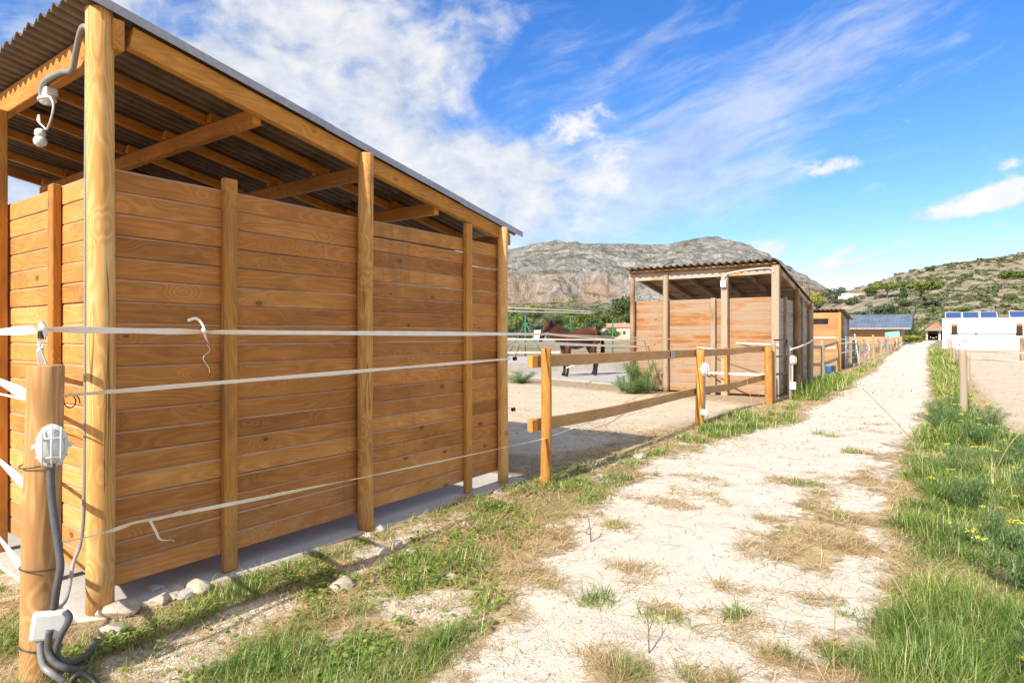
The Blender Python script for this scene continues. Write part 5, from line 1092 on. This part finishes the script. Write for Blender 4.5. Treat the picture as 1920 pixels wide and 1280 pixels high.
while len(sp) < 3600:
    k = rg.uniform(.45, 1.5); d = 190 + 335 * rg.uniform() ** .8; x, y = -S_ * d + C_ * k * d, C_ * d + S_ * k * d
    if fbm(np.array([x * .03]), np.array([y * .03]), 3, 44)[0] < rg.uniform(.36, .6): continue
    sp.append(((x, y, float(hill_h(np.array([k]), np.array([d]), np.array([x]), np.array([y]))[0])), rg.uniform(.5, 2.3) * (1 + d * .001)))
tag(scrub('hill_scrub', 0, sp, M_scrub, 6), 'scattered low grey-green scrub covering the right hillside', 'scrub', kind='stuff')
sp = []
while len(sp) < 2200:
    k = rg.uniform(-.3, .62); d = 360 + 500 * rg.uniform() ** .7; x, y = -S_ * d + C_ * k * d, C_ * d + S_ * k * d
    sp.append(((x, y, float(mount_h(np.array([k]), np.array([d]), np.array([x]), np.array([y]))[0])), rg.uniform(1.2, 4.2)))
sp2 = []
while len(sp2) < 900:
    k = rg.uniform(-.3, .62); d = 340 + 420 * rg.uniform() ** 1.2; x, y = -S_ * d + C_ * k * d, C_ * d + S_ * k * d
    if fbm(np.array([x * .012]), np.array([y * .012]), 3, 46)[0] < rg.uniform(.35, .6): continue
    sp2.append(((x, y, float(mount_h(np.array([k]), np.array([d]), np.array([x]), np.array([y]))[0]) + 1), rg.uniform(3., 7.)))
tag(scrub('valley_wood', 0, sp2, M_deep, 8), 'dark green woodland scattered along the foot of the mountain', 'woodland', kind='stuff')
tag(scrub('valley_scrub', 0, sp, M_pine, 7), 'green scrub covering the foot of the mountain', 'scrub', kind='stuff')
# ------------------------------------------------------------------ grass and small ground things
def blade_mesh(name, x, y, z, h, lean, az, w, colr, m, curve=.5):
    "two-segment tapered blades; lean = angle from vertical"
    n = len(x); dx, dy = np.cos(az), np.sin(az); sx, sy = -dy, dx
    def pt(t, s):
        a = lean * (1.05 - curve + curve * t); r = h * t
        return np.stack([x + dx * r * np.sin(a) + sx * s * w, y + dy * r * np.sin(a) + sy * s * w, z + r * np.cos(a) * (1 - .0 * t)], -1)
    V = np.stack([pt(0, -.5), pt(0, .5), pt(.55, .38), pt(.55, -.38), pt(1, 0)], 1).reshape(-1, 3)
    me = bpy.data.meshes.new(name); me.vertices.add(n * 5); me.vertices.foreach_set('co', V.astype(np.float32).ravel())
    b = np.arange(n)[:, None] * 5; L = np.concatenate([b + np.array([0, 1, 2, 3]), b + np.array([3, 2, 4])], 1).ravel()
    me.loops.add(n * 7); me.loops.foreach_set('vertex_index', L.astype(np.int32)); me.polygons.add(n * 2)
    st = (np.arange(n)[:, None] * 7 + np.array([0, 4])).ravel(); me.polygons.foreach_set('loop_start', st.astype(np.int32)); me.polygons.foreach_set('loop_total', np.tile([4, 3], n).astype(np.int32)); me.update()
    set_attr(me, 'rnd', np.repeat(colr, 5)); return link(name, me, m)
def grass_mat(name, stops):
    m = bpy.data.materials.new(name); m.use_nodes = True; t = NT(m.node_tree); t.n.remove(t.n['Principled BSDF']); out = t.n['Material Output']
    c = t.ramp(t.attr('rnd'), stops); d = t.node('ShaderNodeBsdfDiffuse'); tr = t.node('ShaderNodeBsdfTranslucent'); t.put(d.inputs[0], c); t.put(tr.inputs[0], c)
    g = t.node('ShaderNodeBsdfGlossy'); g.inputs['Roughness'].default_value = .45; t.put(g.inputs[0], (.9, .9, .8))
    mx = t.node('ShaderNodeMixShader'); mx.inputs[0].default_value = .34; t.l.new(d.outputs[0], mx.inputs[1]); t.l.new(tr.outputs[0], mx.inputs[2])
    m2 = t.node('ShaderNodeMixShader'); m2.inputs[0].default_value = .05; t.l.new(mx.outputs[0], m2.inputs[1]); t.l.new(g.outputs[0], m2.inputs[2]); t.l.new(m2.outputs[0], out.inputs[0]); return m
M_grass = grass_mat('grass_blade', [(0, (.085, .17, .022)), (.3, (.19, .32, .045)), (.55, (.36, .44, .085)), (.8, (.54, .47, .18)), (1, (.68, .54, .29))])
M_straw = grass_mat('dry_blade', [(0, (.36, .24, .10)), (.5, (.62, .46, .23)), (1, (.80, .66, .42))])
M_fennel = grass_mat('fine_blade', [(0, (.08, .17, .05)), (.5, (.20, .31, .10)), (1, (.38, .44, .16))])
def sample(n, d0=1.35, d1=70, k0=-1.25, k1=1.35, seed=1):
    rg = np.random.default_rng(seed); d = np.exp(rg.uniform(np.log(d0), np.log(d1), n)); k = rg.uniform(k0, k1, n)
    return -S_ * d + C_ * k * d, C_ * d + S_ * k * d, d, rg
def keepmask(x, y):   # not on the slab or inside the sheds
    a = (x > -7.7) & (x < -3.60) & (y > 1.25) & (y < 5.32); b_ = (x > -7.1) & (x < -3.36) & (y > 15.6) & (y < 19.7); c_ = (x > -9.2) & (x < -3.9) & (y > 30.6) & (y < 33.7); d_ = (y > 75.4) & (x > -.6)
    return ~(a | b_ | c_ | d_)
x, y, d, rg = sample(2000000, 1.6, 70, -1.05, 1.15, seed=11); path, green, straw, cor, pad, gl, gr, b2 = masks(x, y); u = rg.uniform(size=len(x))
clump = fbm(x * 3.5, y * 3.5, 3, 71); cl2 = fbm(x * 14, y * 14, 2, 72)
pr = green * np.maximum(sstep(clump, .30, .54), .75 * gr) * (.35 + .65 * sstep(cl2, .32, .6))
pr = np.maximum(pr, gr * .16 * (1 - path)) 
ok = (u < pr) & keepmask(x, y); x, y, d, gr_, cl = x[ok], y[ok], d[ok], gr[ok], clump[ok]; n = len(x)
patch = fbm(x * .8, y * .8, 3, 81)
lq = at(1550, 738); lush = np.exp(-(((x - lq.x) / .9) ** 2 + ((y - lq.y) / 3.5) ** 2)); bq = at(1390, 800); bank = np.exp(-(((x - bq.x) / .6) ** 2 + ((y - bq.y) / 3.) ** 2))
h = (.036 + .050 * rg.uniform(size=n) ** 1.5 + (.04 + .08 * rg.uniform(size=n)) * gr_ * sstep(patch, .38, .62) + .03 * gr_ + .05 * b2[ok] + .05 * bank + .22 * lush) * (.6 + .8 * sstep(cl, .35, .65)) * (1 + .5 * sstep(d, 8, 25)) * (1 - .28 * gr_ * (1 - sstep(d, 4, 7)))
w = np.maximum(.0026, d * .0010) * rg.uniform(.7, 1.4, n)
cr = np.clip(rg.normal(.30, .16, n) + (rg.uniform(size=n) < .20) * .5 + (.5 - cl) * .6 + .22 * sstep(d, 9, 30) * (1 - .3 * gr_) + (fbm(x * 1.4, y * 1.4, 3, 83) - .45) * .8, 0, 1)
print('green blades', n)
tag(blade_mesh('grass', x, y, gh(x, y) - .008, h * rg.choice([1, 1, 1, 1.5], n), rg.uniform(.35, 1.9, n), rg.uniform(0, 6.28, n), w, cr, M_grass, .7), 'green grass growing in clumps on both sides of the pale path', 'grass', kind='stuff')
x, y, d, rg = sample(1500000, 1.6, 70, -1.05, 1.15, seed=12); path, green, straw, cor, pad, gl, gr, b2 = masks(x, y); u = rg.uniform(size=len(x)); cl = fbm(x * 3, y * 3, 3, 91); cl2 = fbm(x * 9, y * 9, 2, 92)
pr = straw * sstep(cl, .32, .6) * (.25 + .75 * sstep(cl2, .35, .6)) * .8 + .012 + .10 * gr + .10 * gl + .03 * pad * sstep(cl, .5, .7) + .03 * cor * sstep(cl, .5, .7)
hay = np.exp(-(((x + 4.0) / 1.6) ** 2 + ((y - 8.7) / .8) ** 2)); pr = pr + .35 * hay * sstep(cl2, .3, .55)
ok = (u < pr) & keepmask(x, y); x, y, d, cl = x[ok], y[ok], d[ok], cl[ok]; n = len(x); print('straw', n)
h = rg.uniform(.05, .17, n) * (1 + .6 * sstep(d, 8, 25)); w = np.maximum(.0019, d * .0009) * rg.uniform(.7, 1.3, n)
tag(blade_mesh('dry_grass', x, y, gh(x, y) + .002, h, np.minimum(rg.uniform(1.05, 1.75, n), 1.5), rg.uniform(0, 6.28, n), w, rg.uniform(0, 1, n), M_straw, .08), 'dry yellow straw and dead grass lying along the path', 'dry grass', kind='stuff')
# low broad-leaf weeds
x, y, d, rg = sample(260000, 1.5, 14, seed=13); path, green, straw, cor, pad, gl, gr, b2 = masks(x, y)
ok = (rg.uniform(size=len(x)) < gl * sstep(fbm(x * 2.6, y * 2.6, 3, 101), .42, .56) * .9 * (1 - path)) & keepmask(x, y) & (d < 8); x, y, d = x[ok], y[ok], d[ok]; n = len(x); print('leaves', n)
s = rg.uniform(.006, .014, n) * np.maximum(1, d / 5); a = rg.uniform(0, 6.28, n); z = gh(x, y) + rg.uniform(.005, .05, n); tz = rg.uniform(-.5, .5, (n, 2)) * s[:, None]
V = np.stack([np.stack([x + s * np.cos(a + q) * (1 if q % 3.1 < 1.6 else .8), y + s * np.sin(a + q), z + (tz[:, 0] * np.cos(q) + tz[:, 1] * np.sin(q))], -1) for q in (0, 1.05, 2.1, 3.14, 4.2, 5.24)], 1).reshape(-1, 3)
me = bpy.data.meshes.new('clover'); me.vertices.add(6 * n); me.vertices.foreach_set('co', V.astype(np.float32).ravel()); me.loops.add(6 * n); me.loops.foreach_set('vertex_index', np.arange(6 * n)); me.polygons.add(n); me.polygons.foreach_set('loop_start', np.arange(n) * 6); me.polygons.foreach_set('loop_total', np.full(n, 6)); me.update()
set_attr(me, 'rnd', np.repeat(np.clip(rg.normal(.3, .15, n), 0, 1), 6)); tag(link('clover', me, M_grass), 'low broad-leaved clover weeds among the grass at the near left', 'clover', kind='stuff')
# fennel: feathery plants with yellow flower heads at the right
M_flower = speckle((.72, .60, .03), .2, 40, .6)
rd = random.Random(12); FEN = [(.45, 4.6, .42), (.75, 5.3, .5), (1.05, 6.0, .5), (.25, 5.5, .38), (.95, 4.5, .5), (1.4, 5.2, .5), (.15, 6.6, .36), (.65, 6.9, .42), (1.2, 7.6, .45), (.10, 8.0, .34), (.55, 8.6, .36), (.85, 9.6, .4), (.3, 10.4, .4), (.55, 12.2, .45), (-.02, 11.6, .5), (-.05, 12.9, .45), (.1, 14.6, .4), (1.6, 4.2, .5), (.32, 3.6, .22), (1.9, 6.2, .5)]
fen_proto = []
for v in range(4):
    rg = np.random.default_rng(200 + v); n = 3200; st = rg.integers(0, 9, n); sa = rg.uniform(0, 6.28, 9); sl_ = rg.uniform(.1, 1.15, 9); t = rg.uniform(.1, 1, n)
    X_ = np.cos(sa)[st] * np.sin(sl_)[st] * t * .8 + rg.normal(size=n) * .07; Y_ = np.sin(sa)[st] * np.sin(sl_)[st] * t * .8 + rg.normal(size=n) * .07; Z_ = t * np.cos(sl_)[st] * .85
    o = blade_mesh('leaves', X_, Y_, Z_, rg.uniform(.05, .17, n), rg.uniform(.2, 1.6, n), rg.uniform(0, 6.28, n), np.full(n, .008), np.clip(rg.normal(.4, .2, n), 0, 1), M_fennel)
    b = MB()
    for i in range(9): b.tube([(0, 0, -.05), (math.cos(sa[i]) * math.sin(sl_[i]) * .4, math.sin(sa[i]) * math.sin(sl_[i]) * .4, .42 * math.cos(sl_[i])), (math.cos(sa[i]) * math.sin(sl_[i]) * .85, math.sin(sa[i]) * math.sin(sl_[i]) * .85, .92 * math.cos(sl_[i]))], [.010, .008, .004], 5)
    s_ = b.build('stem', M_fennel); fp = [o, s_]
    for i in range(5):
        c = Vector((math.cos(sa[i]) * math.sin(sl_[i]) * .87, math.sin(sa[i]) * math.sin(sl_[i]) * .87, .95 * math.cos(sl_[i])))
        fl = MB()
        for k in range(16):
            a = rd.uniform(0, 6.28); r = rd.uniform(0, .085); fl.lathe([(.003, -.007), (.011, 0), (.003, .007)], c + Vector((r * math.cos(a), r * math.sin(a), rd.uniform(-.015, .015))), 5)
        fp.append(fl.build('flower_head', M_flower))
    fen_proto.append(fp)
used = set()
FL = ['beside the path in the right foreground', 'left of the paler weeds at the right']
for i, (fx, fy, hh) in enumerate(FEN):
    pr3 = fen_proto[i % 4]; T = thing('fennel_plant', 'feathery green weed with small yellow flower heads in the green verge right of the path', 'weed', (fx, fy, float(gh(fx, fy))), rd.uniform(0, 6.28), 'feathery weeds with yellow flowers'); sc = hh * rd.uniform(.9, 1.2)
    for o in pr3:
        c = o if (o.name not in used) else o.copy()
        if c is o: used.add(o.name)
        else: C.objects.link(c)
        c.parent = T; c.scale = (sc * 1.1, sc * 1.1, sc)
for i, (lab, px, py, w, h) in enumerate((('tall feathery green weed bush at the left of the worn post before the weathered shelter', 1198, 736, .9, 1.05), ('small green weed clump left of the tall weed bush', 1166, 733, .45, .5), ('low grey-green shrub behind the first post of the rail fence', 978, 718, 1.1, .45), ('dark weed bush right behind the worn post before the weathered shelter', 1246, 732, .5, .6), ('pale dry weed clump before the boards of the weathered shelter', 1282, 733, .9, .45), ('upright bare weed right of the small weed clump', 1215, 738, .4, .7), ('wide leafy weed at the left foot of the tall weed bush', 1186, 738, .9, .5))):
    p = at(px, py); T = thing('weed_bush', lab, 'weed', (p.x, p.y, 0), i * 1.3)
    for o in fen_proto[i % 4][:2]:
        c = o.copy(); C.objects.link(c); c.parent = T; c.scale = (w, w, h)
for o in [q for p3 in fen_proto for q in p3 if q.parent is None]: bpy.data.objects.remove(o)
# tall dry stalks
for i, (fx, fy, h, lx, ly, lab) in enumerate(((-.35, 2.55, .5, .01, .02, 'tall pale dead stalk standing upright in the right foreground grass'), (-.01, 3.25, .16, -.3, 1.05, 'long pale dead stalk lying across the right foreground grass'), (.30, 2.9, .6, -.05, .3, 'pale dead stalk near the right edge of the foreground grass'), (-1.15, 2.75, .15, -.05, .1, 'short dark dead twig at the bottom of the path'), (-.2, 8.3, .8, -.7, .9, 'thin bare twig arching over the path from the right verge'), (.35, 8.0, 1.1, .8, .3, 'thin bare twig arching towards the right paddock'), (-2.6, 10.6, .8, -.1, -.1, 'thin brown dead weed beside the middle post of the rail fence'), (-2.12, 4.0, .16, -.03, .02, 'short dark stick poking from the grass edge left of the path'))):
    g = float(gh(fx, fy)); b = MB(); P = smooth_path([(fx, fy, g - .02), (fx + lx * .3, fy + ly * .3, g + h * .45), (fx + lx, fy + ly, g + h)], 8); b.tube(P, list(np.linspace(.0045 if fy < 4 else .007, .0015 if fy < 4 else .003, len(P))), 6)
    for k in (6, 9, 12): b.tube([P[k], P[k] + Vector((rd.uniform(-.08, .08), rd.uniform(-.08, .08), rd.uniform(.02, .1))) * (1 + h)], [.0025, .001], 5)
    tag(b.build('dry_stalk', M_straw if i not in (3, 7) else M_bark), lab, 'stalk')
# rocks
M_rock = speckle((.50, .42, .33), .3, 25, .9, bump=.5); M_rock2 = speckle((.42, .39, .36), .3, 25, .9, bump=.5)
RK = [(370, 1108, .075, 'pale chunky rock, largest of the heap by the side wall of the near shelter'), (352, 1118, .05, 'grey rock in the middle of the heap by the near shelter'), (330, 1108, .045, 'brown flat rock at the back of the heap by the near shelter'), (290, 1108, .045, 'upright pale rock at the left of the heap by the near shelter'), (325, 1122, .04, 'small pale rock in front of the heap by the near shelter'), (385, 1105, .035, 'small brown rock at the right of the heap by the near shelter'),
      (225, 1150, .085, 'long flat pale rock beside the foot of the round corner post'), (300, 1130, .05, 'pale rock half sunk before the heap by the near shelter'), (210, 1190, .06, 'sandy rock in the soil in front of the round corner post'), (745, 1030, .06, 'sandy rock in the grass right of the middle post, largest one'), (720, 1040, .04, 'small sandy rock beside the largest one in the grass'), (770, 1040, .035, 'sandy pebble-like rock right of the largest one in the grass'), (690, 1003, .035, 'flat sandy rock at the foot of the middle round post'), (715, 992, .035, 'pale grey rock beside the foot of the middle round post'), (875, 985, .04, 'pale rock in the grass before the far corner post'), (930, 925, .03, 'white stone at the foot of the far corner post'),
      (640, 1100, .07, 'flat pale slab of stone in the grass below the side wall'), (845, 1080, .03, 'orange-brown stone in the grass by the path'), (740, 1130, .03, 'orange-brown dead leaf-like stone in the gravel gap'), (1200, 858, .07, 'flat white stone at the grass edge before the rail fence')]
for i, (px, py, r, lab) in enumerate(RK):
    p = at(px, py); flat = .8 if 'flat' in lab else 1.25; o = MB().rock((0, 0, 0), r * 1.35, 300 + i).build('rock', M_rock2 if i in (1, 3, 13, 15, 19) else M_rock); o.location = (p.x, p.y, float(gh(p.x, p.y)) + r * .22); o.scale = (1.1, 1.1, flat); o.rotation_euler = (0, 0, i); tag(o, lab, 'rock', 'rocks by the near shelter')
# loose gravel : one object
x, y, d, rg = sample(110000, 1.6, 12, -1.05, 1.15, seed=17); path, green, straw, cor, pad, gl, gr, b2 = masks(x, y)
ok = (rg.uniform(size=len(x)) < (.35 * path + .25 * gl) * sstep(fbm(x * 2, y * 2, 3, 111), .3, .6)) & keepmask(x, y); x, y, d = x[ok], y[ok], d[ok]; n = len(x); print('gravel', n)
ico = [(0, 0, 1), (1, 0, 0), (0, 1, 0), (-1, 0, 0), (0, -1, 0), (0, 0, -1)]; F8 = np.array([(0, 1, 2), (0, 2, 3), (0, 3, 4), (0, 4, 1), (5, 2, 1), (5, 3, 2), (5, 4, 3), (5, 1, 4)])
r = rg.uniform(.002, .006, n) * rg.choice([1, 1, 1, 1, 1.9], n) * np.maximum(1, d / 5); J = np.array(ico)[None] * rg.uniform(.6, 1.2, (n, 6, 1)) * np.array([1, 1, .6]); a = rg.uniform(0, 6.28, n)
V = np.stack([x[:, None] + r[:, None] * (J[..., 0] * np.cos(a)[:, None] - J[..., 1] * np.sin(a)[:, None]), y[:, None] + r[:, None] * (J[..., 0] * np.sin(a)[:, None] + J[..., 1] * np.cos(a)[:, None]), (gh(x, y) + .001)[:, None] + r[:, None] * J[..., 2]], -1).reshape(-1, 3)
L = (np.arange(n)[:, None, None] * 6 + F8[None]).ravel(); me = bpy.data.meshes.new('gravel'); me.vertices.add(6 * n); me.vertices.foreach_set('co', V.astype(np.float32).ravel()); me.loops.add(24 * n); me.loops.foreach_set('vertex_index', L.astype(np.int32)); me.polygons.add(8 * n); me.polygons.foreach_set('loop_start', np.arange(8 * n) * 3); me.polygons.foreach_set('loop_total', np.full(8 * n, 3)); me.update()
set_attr(me, 'rnd', np.repeat(rg.uniform(0, 1, n), 6)); M_grav = grass_mat('loose_stone', [(0, (.32, .26, .20)), (.5, (.58, .50, .40)), (1, (.74, .69, .60))]); tag(link('gravel', me, M_grav), 'loose pale gravel scattered on the path', 'gravel', kind='stuff')
